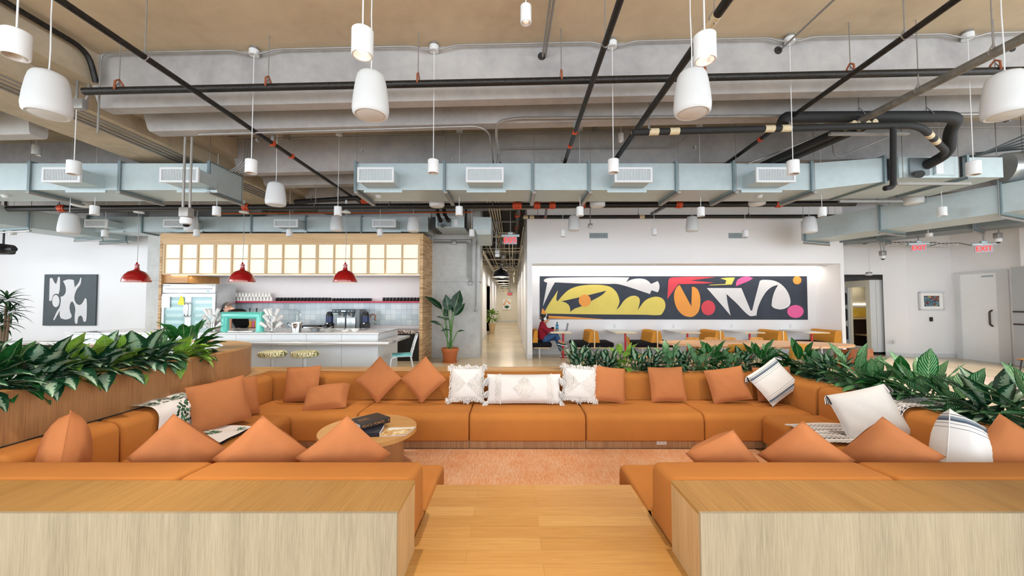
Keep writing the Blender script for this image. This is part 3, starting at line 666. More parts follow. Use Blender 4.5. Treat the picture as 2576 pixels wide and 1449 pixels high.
pipe('short black brace pipe between the two mains above the mural wall', [at(1376, 519, 8.1), at(1372, 546, 10.2)], .03, fits=(.1, .95))
pipe('slanted black branch pipe before the mural wall', [at(1678, 516, 8.2), at(1640, 538, 9.6)], .04)
# conduits
def conduit(label, runs, r=.012, boxes=(), cat='conduit', mat='conduit', br=.12, clips=0):
    t = thing('conduit', label, cat, Vector(runs[0][0]))
    for P in runs:
        obj('tube', MB().tube(bend(P, br), r, 8), X[mat], t, W=True)
        for i in range(clips):
            q = Vector(P[0]).lerp(Vector(P[-1]), (i+.5)/clips); obj('strap', MB().box(q.x-.012, q.x+.012, q.y-r-.012, q.y+r+.012, q.z-r-.004, q.z+r+.008), X[mat], t, W=True)
    for q, s in boxes: obj('junction_box', MB().rbox(q.x-s, q.x+s, q.y-s*.6, q.y+s*.6, q.z-s, q.z+s, .006), X['conduit'], t, W=True)
    return t
yc = 4.6; P = []
def on(u, dz): x = at(u, 110, yc).x; return Vector((x, yc, czl(x)-dz))
P.append(Vector((on(255, 0).x, yc, 3.62))); P.append(on(255, .04))
for u in (640, 1090, 1543, 1988, 2433): P += [on(u-52, .04), on(u-22, .09), on(u+22, .09), on(u+52, .04)]
P.append(on(2760, .04)); conduit('galvanized conduit along the front beam linking the lamp boxes', [P], .011, br=.1)
conduit('twin conduits that enter a hole in the front beam at centre', [[atz(1386, -12, 4.72), at(1365, 143, 4.66), at(1365, 146, 4.9)], [atz(1396, -12, 4.72), at(1372, 142, 4.66), at(1372, 145, 4.9)]], .014, br=.03)
conduit('single conduit that enters a hole in the front beam at right', [[atz(2110, -12, 4.75), at(1967, 122, 4.64), at(1963, 125, 4.9)]], .012, br=.03)
for u, v, lab in ((1363, 141, 'where the twin conduits enter'), (1958, 126, 'where the single conduit enters'), (2546, 120, 'by the right edge')):
    q = at(u, v, 4.685); tag(obj('beam_hole', MB().cyl(q, q+Vector((0, .03, 0)), .05, n=20), X['dark']), 'round dark hole in the front beam '+lab, 'hole')
y2 = 5.28
conduit('conduit that turns down to the long duct at left of the centre', [[at(500, 338, y2), at(1205, 317, y2), at(1232, 335, y2+.2), at(1241, 412, 6.6)]], .014, clips=3)
conduit('thick conduit that turns down to the long duct near the centre', [[at(1259, 414, 6.6), at(1248, 340, y2+.2), at(1250, 306, y2), at(1300, 297, y2), at(2760, 284, y2)]], .02, clips=4)
conduit('long thin conduits along the beam behind', [[at(430, 345, 6.9), at(2600, 318, 6.9)], [at(600, 350, 6.95), at(2300, 322, 6.95)], [at(1250, 410, 7.0), at(1254, 374, 7.0), at(1700, 370, 7.0), at(1732, 340, 6.95)]], .009, [(at(1108, 333, 6.9), .05), (at(1498, 322, 6.9), .05), (at(722, 347, 6.9), .05)])
conduit('slanted conduit from the insulated pipes to the long duct', [[at(1880, 412, 6.4), at(2040, 350, 6.4), at(2170, 290, 6.4)]], .01)
conduit('slanted conduit to a hook before the fan coil unit', [[at(2092, 352, 6.5), at(2098, 388, 6.5), at(2110, 395, 6.5), at(2300, 318, 6.5)]], .01, br=.06)
conduit('bunch of conduits rising toward the right edge', [[at(2400+12*k, 418-8*k, 7.2), at(2640, 312+14*k, 6.2)] for k in range(5)], .016, mat='galv_dark')
# conduits on the girder
gz = 4.17-.0236*6
conduit('conduits running along the underside of the big girder', [[Vector((-5.62-.1*k, .8, gz+.03-.025*(k > 1)+.0)), Vector((-5.62-.1*k, 9.5, gz-.0+.0))] for k in range(4)], .016, [(at(202, 273, 4.5)+Vector((0, 0, .05)), .06)])
conduit('conduits bending over the girder side near the front beam', [[Vector((-5.35, yc, 4.6)), Vector((-5.35, yc, 3.98)), Vector((-5.6, yc, 3.95))], [Vector((-5.3, yc+.08, 4.6)), Vector((-5.3, yc+.08, 4.0)), Vector((-5.7, yc+.08, 3.97))]], .014, br=.25)
conduit('three conduits bending over the girder side by the left duct', [[at(618+7*k, 348, 6.85), at(612+7*k, 410, 6.85), at(575+8*k, 432, 6.85)] for k in range(3)], .014, br=.25)
conduit('slanted conduits by the corridor pier top', [[at(1090, 603, 10.68), at(1186, 603, 10.68)], [at(1090, 608, 10.68), at(1176, 608, 10.68), at(1176, 700, 10.69)], [at(1090, 611, 10.68), at(1181, 611, 10.68), at(1181, 708, 10.69)], [at(1186, 600, 10.68), at(1186, 708, 10.69)], [at(1198, 605, 10.68), at(1197, 775, 10.69)]], .012, [(at(1142, 610, 10.69), .06), (at(1183, 713, 10.69), .05), (at(1197, 781, 10.69), .035), (at(1218, 606, 10.6), .1)], br=.05)
# cameras, exit signs
def camera_dome(p, label, poles, ztop):
    t = thing('security_camera', label, 'security camera', p)
    obj('dome_housing', MB().lathe([(.035, .1), (.06, .095), (.066, .05), (.06, .02), (.045, .01)], 20), X['white_paint'], t)
    obj('lens_dome', MB().ball((0, 0, .012), .042, 14, 10, (1, 1, .8)), X['black_gloss'], t)
    obj('back_box', MB().rbox(-.06, .06, -.05, .05, .1, .22, .01), X['conduit'], t)
    for dx_ in poles: obj('pole', MB().cyl((dx_, 0, .22), (dx_, 0, ztop-p.z), .014, n=8), X['conduit'], t)
camera_dome(at(468, 567, 4.75), 'white dome camera on two poles before the coffee bar', (-.045, .04), at(470, 345, 4.75).z)
camera_dome(at(2221, 652, 10.0), 'white dome camera on two poles before the phone booth', (-.04, .04), 4.0)
camera_dome(at(2511, 610, 8.7), 'white dome camera on one thick pole near the right wall', (.03,), 3.6)
camera_dome(at(1251, 648, 10.0), 'white dome camera hanging at the corridor mouth', (-.03,), 3.7)
X['exit_red'] = glow('lit exit letters', '#ff2008', 1.25, '#ff3a20')
X['exit_pane'] = plain('exit sign plate', '#a79aa6', .3, var=.04)
def exit_sign(p, label, ry=0, s=1.0, arrow=True, ztop=None):
    t = thing('exit_sign', label, 'exit sign', p, ry)
    obj('mounting_bar', MB().rbox(-.24*s, .24*s, -.035, .035, .1*s, .16*s, .006), X['galv'], t)
    obj('mounting_box', MB().rbox(-.06*s, .06*s, -.04, .04, .16*s, .22*s, .006), X['galv'], t)
    obj('pole', MB().cyl((0, 0, .22*s), (0, 0, ztop-p.z), .012, n=8), X['conduit'], t)
    obj('plate', MB().box(-.175*s, .175*s, -.008, .008, -.1*s, .1*s), X['exit_pane'], t)
    obj('lettering', text_mb('EXIT', .2*s, .003, TR(-.02*s if arrow else 0, -.012, 0) @ FACE, sx=.8, bold=.0), X['exit_red'], t, 'lit red EXIT letters')
    if arrow: obj('arrow', MB().prism([(.125*s, -.03*s), (.165*s, 0), (.125*s, .03*s), (.135*s, 0)], -.014, -.009, 'y'), X['exit_red'], t)
exit_sign(at(1284, 605, 10.1), 'lit red EXIT sign at the corridor mouth', ztop=4.0)
exit_sign(at(1283, 740, 27), 'lit red EXIT sign at the far end of the corridor', ztop=3.2)
exit_sign(at(2311, 624, 9.6), 'lit red EXIT sign hanging before the framed print wall', s=.85, ry=R(-20), ztop=3.5, arrow=False)
exit_sign(at(2475, 626, 8.9), 'lit red EXIT sign hanging before the white door', s=.85, ry=R(-25), ztop=3.4, arrow=False)
# services above the corridor
t = thing('cable_tray', 'pale ladder cable tray along the left top of the corridor', 'cable tray', (-1.05, 15, 3.0))
m_ = MB()
for x in (-1.16, -.86): m_.box(x-.012, x+.012, 11.3, 24, 2.98, 3.1)
obj('side_rails', m_, X['tray'], t, W=True)
for i in range(24): obj('rung', MB().box(-1.16, -.86, 11.4+.5*i, 11.43+.5*i, 3.0, 3.02), X['tray'], t, W=True)
r_ = random.Random(5)
conduit('bundle of five parallel conduits running into the corridor', [[Vector((-.62+.07*k, 8.6, 4.05)), Vector((-.62+.07*k, 29, 4.05))] for k in range(5)], .02, mat='tray')
t = thing('strut_hanger', 'metal channels carrying the corridor conduits', 'conduit support', (-.48, 12, 4.0))
for k in range(6): obj('channel', MB().box(-1.2, .2, 9.5+2.0*k, 9.54+2.0*k, 3.97, 4.01), X['conduit'], t, W=True)
runs = []
for k in range(26):
    y = 11.4+k*.72+r_.uniform(-.2, .2); z = 3.05+r_.uniform(0, .8); x0 = r_.choice((-1.15, -.9, -.4)); x1 = r_.choice((.38, .38, .1))
    runs.append([Vector((x0, y, z)), Vector((x1, y+r_.uniform(-.05, .05), z)), Vector((x1, y, z-r_.uniform(.1, .5)))])
conduit('tangle of pale conduits crossing above the corridor', runs, .016, [(Vector((r_.uniform(-.8, .2), 11.5+k*1.7, 3.1+r_.uniform(0, .5))), .06) for k in range(8)], mat='tray', br=.08)
pipe('black pipe running above the corridor on its right side', [Vector((.15, 8.3, 3.85)), Vector((.15, 29, 3.85))], .055, fits=(.08, .16, .3))
conduit('pale conduits running the length of the corridor ceiling', [[Vector((x, 11.2, z)), Vector((x, 29, z))] for x, z in ((-.95, 3.6), (-.1, 3.5), (.02, 3.3), (.3, 3.2), (.34, 3.75), (-.7, 3.3))], .015, mat='tray')
struct('ceiling_shade_corridor', MB().box(-2.3, .42, 11.0, 30, 4.45, 4.5).box(-2.35, -2.3, 11.6, 30, 3.1, 4.5).box(-2.3, -1.4, 11.6, 30, 3.1, 3.12), X['dark'], label='added dark ceiling standing for the unlit void above the corridor', cat='ceiling')  # dark colour paints in the lack of light above the corridor
# wire basket tray by the phone booth
t = thing('cable_tray', 'white wire basket cable tray above the phone booth wall', 'cable tray', at(2260, 618, 10.5))
m_ = MB(); a, b = at(2128, 614, 10.85), at(2410, 621, 9.8)
for zz, yy in ((0, 0), (0, .12), (0, .24), (.06, 0), (.12, 0), (.12, .24)): m_.tube([a+Vector((0, yy, zz)), b+Vector((0, yy, zz))], .007, 5)
for i in range(30):
    q = a.lerp(b, i/29); m_.tube([q+Vector((0, .24, .12)), q+Vector((0, .24, 0)), q, q+Vector((0, 0, .12))], .006, 5)
obj('wire_basket', m_, X['white_paint'], t, W=True)
for i in range(5):
    q = a.lerp(b, .1+.2*i); obj('cable', MB().tube([q+Vector((-.3, .1, .03)), q+Vector((0, .12, .1)), q+Vector((.5, .15, .12)), q+Vector((.8, .1, .04))], .012, 6), X['grey_pipe'], t, W=True)
pipe('black pipe along the top of the big girder, bending down at the front beam', [Vector((-5.12, 1.5, 4.58)), Vector((-5.12, 4.5, 4.58)), Vector((-5.12, 4.6, 4.25))], .03, br=.2)
# ------------------------------------------------------------------ coffee bar
def px(u, y, v=760): return at(u, v, y).x
def pz(v, y): return at(1288, v, y).z
m = NT('stacked ply edges'); br = m.n('ShaderNodeTexBrick'); br.offset = .43; br.inputs['Scale'].default_value = 1; br.inputs['Brick Width'].default_value = .55; br.inputs['Row Height'].default_value = .028; br.inputs['Mortar Size'].default_value = .0015
br.inputs['Color1'].default_value = lin('#a07a4e'); br.inputs['Color2'].default_value = lin('#d9b585'); br.inputs['Mortar'].default_value = lin('#6f5232')
tc = m.n('ShaderNodeTexCoord'); sp = m.n('ShaderNodeSeparateXYZ'); cb = m.n('ShaderNodeCombineXYZ'); m.l(tc.outputs['Object'], sp.inputs[0])
m.l(m.math('ADD', sp.outputs[0], sp.outputs[1]), cb.inputs[0]); m.l(sp.outputs[2], cb.inputs[1]); m.l(cb.outputs[0], br.inputs['Vector']); m.col(br.outputs['Color']); m.set(.55); X['slats'] = m.m
m = NT('square wall tiles'); br = m.n('ShaderNodeTexBrick'); br.offset = 0; br.inputs['Scale'].default_value = 1; br.inputs['Brick Width'].default_value = .15; br.inputs['Row Height'].default_value = .15; br.inputs['Mortar Size'].default_value = .0025
br.inputs['Color1'].default_value = lin('#b9c9d0'); br.inputs['Color2'].default_value = lin('#d6dfe2'); br.inputs['Mortar'].default_value = lin('#8d979b')
tc = m.n('ShaderNodeTexCoord'); sp = m.n('ShaderNodeSeparateXYZ'); cb = m.n('ShaderNodeCombineXYZ'); m.l(tc.outputs['Object'], sp.inputs[0]); m.l(sp.outputs[0], cb.inputs[0]); m.l(sp.outputs[2], cb.inputs[1]); m.l(cb.outputs[0], br.inputs['Vector']); m.col(br.outputs['Color']); m.set(.12); X['tiles'] = m.m
X['oak_warm'] = oak('warm oak box', '#a8743e', '#c08a4e', '#cf9c60', 'x', .5)
X['panel'] = glow('lit light box', '#fff3dc', .5, '#cfc7b6')
X['led'] = glow('led strip', '#fff0d8', 5)
X['oak_pale'] = oak('pale oak header', '#b08c5f', '#c9a577', '#d6b588', 'x', .5)
X['oak_frame'] = oak('oak mullions', '#b7996e', '#c7aa80', '#d3b88f', 'z', .6)
YF_, YW = 9.6, 10.72
xl, xr = px(398, YF_), px(1063, YF_)
t = thing('bar_surround', 'pale wood surround of the coffee bar with a long light box', 'built-in joinery', ((xl+xr)/2, YF_+.5, 0))
zt_, zh, zb_ = pz(587, YF_), pz(612, YF_), pz(691, YF_)
obj('header', MB().box(px(404, YF_), px(1055, YF_), YF_, YW, zh, zt_), X['oak_pale'], t, W=True)
obj('side_wall', MB().box(px(1055, YF_), xr, YF_, YW, 0, zt_), X['slats'], t, W=True)
obj('side_wall', MB().box(xl, px(404, YF_), YF_, YW, 0, zt_), X['slats'], t, W=True)
xa, xb_ = px(404, YF_), px(1055, YF_)
obj('soffit', MB().box(xa, xb_, YF_+.14, YW, zb_, zb_+.04), X['white_paint'], t, W=True)
fr = MB(); fr.box(xa, xb_, YF_+.01, YF_+.05, zb_, zb_+.035).box(xa, xb_, YF_+.01, YF_+.05, zh-.03, zh)
zm = pz(650.5, YF_); fr.box(xa, xb_, YF_+.012, YF_+.05, zm-.014, zm+.014)
for i in range(16):
    x = xa+.02+(xb_-xa-.04)*i/15; w_ = .019 if i % 3 else .03
    fr.box(x-w_, x+w_, YF_+.006, YF_+.05, zb_+.035, zh-.03)
obj('light_box_frame', fr, X['oak_frame'], t, W=True)
for i in range(15):
    for j in range(2):
        x0 = xa+.02+(xb_-xa-.04)*i/15+.03; x1 = x0+(xb_-xa-.04)/15-.06
        z0, z1 = ((zb_+.03, zm-.015), (zm+.02, zh-.03))[j]
        obj('light_panel', MB().box(x0-.03, x1+.03, YF_+.05, YF_+.07, z0-.02, z1+.02), X['panel'], t, W=True)
obj('led_strip', MB().box(px(426, YF_), xb_, YF_+.02, YF_+.05, zb_-.012, zb_-.002), X['led'], t, W=True)
y = 9.66; obj('filler_box', MB().box(px(405, y), px(470, y), y, YW, pz(713, y)+.01, zb_), X['oak_warm'], t, W=True)
# tiled splashback and shelf
struct('wall_bar_tiles', MB().box(px(540, YW), -2.35, YW-.012, YW, .9, pz(762, YW)), X['tiles'], label='pale blue square tiles behind the coffee bar', cat='wall')
zs = pz(757.5, 10.45)
tag(obj('shelf', MB().rbox(px(541, 10.45), px(1055, YF_)-.0, 10.45, YW-.013, zs-.045, zs, .004), plain('raspberry red shelf', '#c43a5a', .4, var=.02)), 'long raspberry red shelf holding cups behind the bar', 'shelf')
# fridge
yf = 9.62; x0, x1 = px(406, yf), px(541, yf); zt_ = pz(714, yf)
t = thing('fridge', 'stainless two door glass fridge at the left end of the bar', 'fridge', ((x0+x1)/2, yf+.35, 0))
obj('cabinet', MB().rbox(x0, x1, yf+.06, yf+.72, .12, zt_, .01).box(x0+.03, x1-.03, yf+.12, yf+.7, 0, .13), X['steel'], t, W=True)
zd = pz(738, yf)
hd = obj('top_panel', MB().rbox(x0, x1, yf, yf+.07, zd, zt_, .01), X['steel'], t, W=True)
obj('vent_slot', MB().box(x0+.07, x1-.07, yf-.004, yf+.0, pz(727, yf)-.0, pz(725.5, yf)), X['black'], hd, W=True)
obj('display', MB().box(px(520, yf), px(526, yf), yf-.004, yf, pz(733, yf), pz(731, yf)), glow('fridge display', '#3aa0c8', .8, '#1d6a8c'), hd, W=True)
lt = MB(); lt.box(px(409, yf), px(417, yf), yf-.004, yf, pz(719, yf), pz(717.6, yf)); 
for k in range(5): lt.box(px(418.5+1.8*k, yf), px(419.6+1.8*k, yf), yf-.004, yf, pz(719, yf), pz(717.6, yf))
obj('badge', lt, X['black'], hd, W=True)
obj('inside', MB().box(x0+.06, x1-.06, yf+.055, yf+.062, .2, zd-.06), plain('fridge interior', '#8db4ba', .5, var=.08), t, W=True)
m = NT('fridge door glass'); m.col('#c9ecee'); m.set(.05); m.b.inputs['Transmission Weight'].default_value = .0; m.b.inputs['Alpha'].default_value = .3; X['glass_pane'] = m.m
xm = (x0+x1)/2
for s_, (a, b) in ((1, (x0, xm-.004)), (-1, (xm+.004, x1))):
    d = obj('door', MB().box(a, b, yf, yf+.04, .14, .22).box(a, b, yf, yf+.04, zd-.09, zd-.012).box(a, a+.07, yf, yf+.04, .22, zd-.09).box(b-.07, b, yf, yf+.04, .22, zd-.09), X['steel'], t, W=True)
    obj('pane', MB().box(a+.07, b-.07, yf+.012, yf+.02, .22, zd-.09), X['glass_pane'], d, W=True)
    hx = (b-.035) if s_ > 0 else (a+.035)
    obj('handle', MB().tube(bend([(hx, yf, 1.18), (hx, yf-.06, 1.22), (hx, yf-.06, 1.5), (hx, yf, 1.54)], .03), .018, 10), X['chrome'], d, W=True)
for k in range(9):
    z = .32+k*.17
    if z < zd-.1: obj('stored_row', MB().rbox(x0+.1, xm-.12, yf+.03, yf+.055, z, z+.09, .01).rbox(xm+.15, x1-.1, yf+.03, yf+.055, z, z+.08, .01), plain('stored milk', '#e9f2f0', .5, var=.15, sc=20), t, W=True)
n_ = tag(obj('note', MB().box(px(406, yf), px(428, yf), yf-.006, yf-.002, pz(774, yf), pz(745, yf)), plain('white paper', '#f2f3ee', .7, var=.01)), 'white paper sheet taped on the left fridge door', 'paper note')
n_ = tag(obj('note', MB().prism([(px(447, yf), pz(766, yf)), (px(464, yf), pz(768, yf)), (px(462, yf), pz(750, yf)), (px(455, yf), pz(743, yf))], yf-.006, yf-.002, 'y'), plain('yellow sign', '#e9da3a', .6, var=.02)), 'yellow caution tag on the left fridge door', 'paper note')
# counters
X['counter_panel'] = plain('white lacquered panel', '#dfe3e5', .3, var=.01)
X['counter_top'] = plain('steel counter top', '#c9c8c6', .18, .45, var=.04)
X['terrazzo'] = NT('speckled stone'); m = X['terrazzo']; vn = m.n('ShaderNodeTexVoronoi'); vn.inputs['Scale'].default_value = 45; m.l(m.coord(), vn.inputs['Vector']); m.col(m.ramp(vn.outputs['Color'], [(.25, '#3a2c26'), (.4, '#c9bfb6'), (.6, '#8a6a58'), (.8, '#ded6cd')], 'CONSTANT')); m.set(.3); X['terrazzo'] = m.m
yc0 = 7.75; xe = px(952, yc0); xs_ = -9.0
zc = pz(837.5, 7.7); zl = pz(861, 7.32)
t = thing('bar_counter', 'long white coffee bar counter with a lower steel ledge', 'counter', ((xe+xs_)/2, 8.4, 0))
obj('counter_top', MB().rbox(xs_, xe+.03, 7.7, 9.12, zc-.03, zc, .003), X['counter_top'], t, W=True)
obj('carcass', MB().box(xs_, xe-.01, yc0+.03, 9.08, 0, zc-.03), X['counter_panel'], t, W=True)
seams = [px(u, yc0) for u in (596, 685, 773, 861)]; pitch = seams[1]-seams[0]
xsx = [xs_]+[s_ for s_ in [seams[0]-pitch*k for k in range(7, 0, -1)] if s_ > xs_+.1]+seams+[xe]
for a, b in zip(xsx[:-1], xsx[1:]):
    obj('upper_panel', MB().box(a+.003, b-.003, yc0, yc0+.03, zl+.0, zc-.032), X['counter_panel'], t, W=True)
    obj('lower_panel', MB().box(a+.003, b-.003, yc0, yc0+.03, .0, zl-.055), X['counter_panel'], t, W=True)
obj('end_panel', MB().box(xe-.008, xe, yc0+.005, 9.08, 0, zc-.03), X['counter_panel'], t, W=True)
xg = px(979, 7.32)
obj('ledge', MB().rbox(xs_, xg, 7.3, 7.77, zl-.05, zl, .003).rbox(xe-.0, xg, 7.75, 8.85, zl-.05, zl, .003), X['counter_top'], t, W=True)
yb = 10.05
t = thing('back_counter', 'black back counter with a speckled stone top at the bar wall', 'counter', (-5, 10.4, 0))
obj('counter_top', MB().rbox(px(541, yb), -2.36, yb, YW-.013, pz(840, yb), pz(840, yb)+.09, .004), X['terrazzo'], t, W=True)
zk = pz(840, yb)
obj('cabinet', MB().box(px(541, yb)+.02, -2.38, yb+.05, YW-.02, 0, zk), X['black'], t, W=True)
zk += .09
# cups on the shelf
X['paper_cup'] = plain('white paper cup', '#efedea', .6, var=.02)
def cup_mb(h=.115, r0=.042, r1=.031):       # upside down
    return MB().lathe([(r0-.004, 0), (r0+.002, .002), (r0+.002, .008), (r0, .01), (r1, h), (r1-.004, h-.004), (.001, h-.005)], 14, caps=False)
def first_dup(c, first, **k): return first if c == 0 else dup(first, **k)
proto = None
for lay in range(2):
    n = 12-lay
    for row in range(2):
        for i in range(n):
            u = 590+8.35*i+(4.2 if lay else 0); q = at(u, 757, 10.52+.09*row); z = zs+.112*lay
            lb = f"white paper cup standing upside down in the {'upper' if lay else 'lower'} {'front' if row == 0 else 'back'} row on the red shelf"
            if proto is None: proto = obj('paper_cup', cup_mb(), X['paper_cup']); proto.location = (q.x, q.y, z); tag(proto, lb, 'cup', 'paper cups on the red shelf, lower front row')
            else: c_ = proto.copy(); C.objects.link(c_); c_.location = (q.x, q.y, z); tag(c_, lb, None, f"paper cups on the red shelf, {'upper' if lay else 'lower'} {'front' if row == 0 else 'back'} row")
X['mug'] = plain('black glazed mug', '#15191b', .15, var=.05)
def mug(h=.1, r=.04):
    t = thing('mug', '-', 'mug')
    obj('body', MB().lathe([(r*.9, 0), (r, .006), (r, h), (r-.004, h), (r-.006, .01), (.001, .008)], 16, caps=False), X['mug'], t)
    obj('handle', MB().tube([(r-.003+.026*sin(pi*i/6), -.004, h/2+.03*cos(pi*i/6)) for i in range(7)], .005, 6), X['mug'], t)
    return t
first = None
for u0, u1, n, h, lab in ((697, 829, 16, .1, 'in the long row at the shelf middle'), (839, 931, 13, .082, 'in the low row on the red shelf'), (966, 1052, 11, .102, 'in the row at the right shelf end')):
    first = None
    for i in range(n):
        q = at(u0+(u1-u0)*i/(n-1), 757, 10.55)
        lb = 'black glazed mug '+lab
        if first is None: first = mug(h); first.location = (q.x, q.y, zs); tag(first, lb, 'mug', 'black mugs '+lab); first.rotation_euler = (0, 0, R(-10))
        else: dup(first, (q.x, q.y, zs), R(-10), lb, 'black mugs '+lab)
# things on the counter
zC = zc+.001
X['teal'] = plain('turquoise enamel', '#5cc4b4', .12, var=.02, Coat_Weight=.5)
y = 8.05; a = at(566, 829, y).x; b = at(654, 829, y).x; zt2 = pz(793, y)
t = thing('tap_tower', 'turquoise arched tap tower on the coffee bar counter', 'tap tower', ((a+b)/2, y, zC))
W_ = .075
P = [Vector((a, y, zC)), Vector((a, y, zt2)), Vector((b, y, zt2)), Vector((b, y, zC))]
m_ = MB()
def sec_(p, ax, j):
    c, s = W_*cos(2*pi*j/16), W_*sin(2*pi*j/16)
    return p+{'up': Vector((c, s, 0)), 'left': Vector((c, s, -c)), 'right': Vector((-c, s, -c)), 'down': Vector((-c, s, 0))}[ax]
m_.ring([[sec_(p, ax, j) for j in range(16)] for p, ax in zip(P, ('up', 'left', 'right', 'down'))])
obj('arch', m_, X['teal'], t, W=True)
obj('foot_flange', MB().cyl(P[0], P[0]+Vector((0, 0, .012)), W_+.02, n=20), X['teal'], t, W=True); obj('foot_flange', MB().cyl(P[3], P[3]+Vector((0, 0, .012)), W_+.02, n=20), X['teal'], t, W=True)
obj('drip_tray', MB().rbox(a+.13, b-.1, y-.1, y+.12, zC, zC+.02, .005), X['chrome'], t, W=True)
for k in range(2): q = at(632+17*k, 793, y+.1); obj('tap_handle', MB().cyl((q.x, y+.05, zt2+.05), (q.x, y+.05, zt2+.15), .01, .016, n=10), X['black'], t, W=True)
def cup_tree(u, label):
    q = at(u, 828, 8.0); t = thing('cup_stand', label, 'cup stand', (q.x, q.y, zC), 0, 'chrome cup stands')
    obj('base', MB().lathe([(.13, 0), (.135, .006), (.12, .014), (.02, .02)], 24), X['chrome'], t)
    obj('post', MB().cyl((0, 0, .01), (0, 0, .36), .016, n=10), X['chrome'], t)
    holders = []
    k = 0
    for lev, (z, n, tilt) in enumerate(((.1, 5, 52), (.21, 5, 40), (.32, 5, 26))):
        for i in range(n):
            an = 2*pi*(i+.5*lev)/n; d = Vector((cos(an)*sin(R(tilt)), sin(an)*sin(R(tilt)), cos(R(tilt))))
            p0 = Vector((cos(an)*.03, sin(an)*.03, z-.05)); p1 = p0+d*.1
            obj('arm', MB().cyl(p0, p1, .006, n=6), X['chrome'], t)
            holders.append((p1, d))
    return t, holders
k = 0
for u, lab, ad in ((533, 'chrome cup stand full of paper cups, left of the tap tower', 'left'), (684, 'chrome cup stand full of paper cups, right of the tap tower', 'right')):
    t, H = cup_tree(u, lab); fp = None
    for p, d in H:
        M = Matrix.Translation(Vector(t.location)+p-d*.02) @ d.to_track_quat('Z', 'Y').to_matrix().to_4x4()
        lb = f'white paper cup tilted outward in the cup stand {ad} of the tap tower'
        if fp is None:
            fp = bpy.data.objects.new('paper_cup', None)
            bpy.data.objects.remove(fp); mbx = MB().lathe([(.026, 0), (.037, .15), (.034, .15), (.024, .006), (.001, .006)], 14, caps=False)
            fp = obj('paper_cup', mbx, X['paper_cup']); c_ = fp; c_['category'] = 'cup'
        else: c_ = fp.copy(); C.objects.link(c_)
        c_.matrix_world = M; tag(c_, lb, None, 'paper cups in the cup stand '+ad)
q = at(746, 825, 8.05)
t = thing('wine_bucket', 'round steel bucket sink on the counter between cup stand and plates', 'bucket', (q.x, q.y, zC))
obj('bucket', MB().lathe([(.085, 0), (.09, .004), (.108, .15), (.11, .172), (.125, .174), (.125, .19), (.1, .19), (.08, .01), (.001, .01)], 28, caps=False), X['chrome'], t)
obj('handle', MB().tube([(.1*cos(pi*i/8), -.115, .17-.05*sin(pi*i/8)) for i in range(9)], .006, 6), X['chrome'], t)
q = at(747, 826, 8.5); t = thing('faucet', 'thin chrome gooseneck faucet behind the steel bucket', 'faucet', (q.x, 8.5, zC))
obj('base', MB().lathe([(.03, 0), (.03, .02), (.014, .03)], 14), X['chrome'], t)
obj('spout', MB().tube(bend([(0, 0, .02), (0, 0, .37), (.055, -.02, .42), (.09, -.03, .37), (.085, -.03, .29)], .06), .009, 8), X['chrome'], t)
X['china'] = plain('white china', '#f1efec', .2, var=.01)
def plate(u, v, y, r, label, n=1, h=.02):
    q = at(u, v, y); return tag(obj('plate', MB().lathe([(r*.55, 0), (r*.6, .004), (r, h), (r-.006, h+.002), (r*.58, .008), (.001, .008)], 28, c=(q.x, y, zC+.0), caps=False), X['china']), label, 'plate')
for k in range(3):
    o = plate(827, 825, 8.0, .125, ['bottom white plate of the stack on the counter', 'middle white plate of the stack on the counter', 'top white plate of the stack on the counter'][k]); o.location.z += .02*k
plate(869, 826, 7.95, .085, 'white dish beside the plate stack', h=.035); plate(893, 824, 7.98, .088, 'white bowl at the right end of the dishes', h=.06)
q = at(827, 820, 8.0); o = tag(obj('napkin', MB().grid(lambda u, v: (q.x-.09+.18*u, 7.92+.16*v, zC+.072+.03*abs(sin(4*u+2*v))), 8, 8), X['china']), 'crumpled white napkin on the plate stack', 'napkin')
q = at(794, 823, 8.15); t = thing('glass_bowl', 'glass bowl of snacks on the counter before the brewer', 'bowl', (q.x, q.y, zC))
obj('bowl', MB().lathe([(.06, 0), (.065, .006), (.12, .055), (.15, .075), (.146, .077), (.1, .05), (.001, .02)], 24, caps=False), X['steel'], t)
obj('snacks', MB().ball((0, 0, .045), .1, 14, 8, (1, 1, .35)), plain('snacks', '#a8743e', .7, var=.4, sc=60), t)
# back counter appliances
X['brew_black'] = plain('black appliance plastic', '#16181a', .35, var=.08)
y = 10.12; zB = zk+.001
a, b = px(836, y), px(905, y)
t = thing('coffee_brewer', 'large steel twin coffee brewer on the back counter', 'coffee machine', ((a+b)/2, y+.2, zB))
hz = .55
obj('column', MB().rbox(a+.12, b-.06, y+.2, y+.45, zB, zB+hz, .01), X['steel'], t, W=True)
obj('front_panel', MB().rbox(a+.13, a+.34, y+.0, y+.2, zB+.06, zB+.34, .01), X['steel'], t, W=True); obj('front_panel', MB().rbox(a+.38, b-.08, y, y+.2, zB+.02, zB+.34, .01), X['steel'], t, W=True)
h_ = obj('control_head', MB().rbox(a, b-.12, y-.02, y+.3, zB+hz-.09, zB+hz, .012), plain('slate control head', '#33464f', .3, var=.03), t, W=True)
obj('display', MB().box(a+.25, a+.36, y-.026, y-.02, zB+hz-.06, zB+hz-.03), glow('green display', '#9fe0c8', 1.2), h_, W=True)
for k in (.06, .15, .45, .53): obj('button', MB().cyl((a+k, y-.02, zB+hz-.045), (a+k, y-.03, zB+hz-.045), .012, n=12), X['china'], h_, W=True)
obj('side_cabinet', MB().rbox(b-.12, b, y+.0, y+.45, zB, zB+hz, .01), X['galv_dark'], t, W=True)
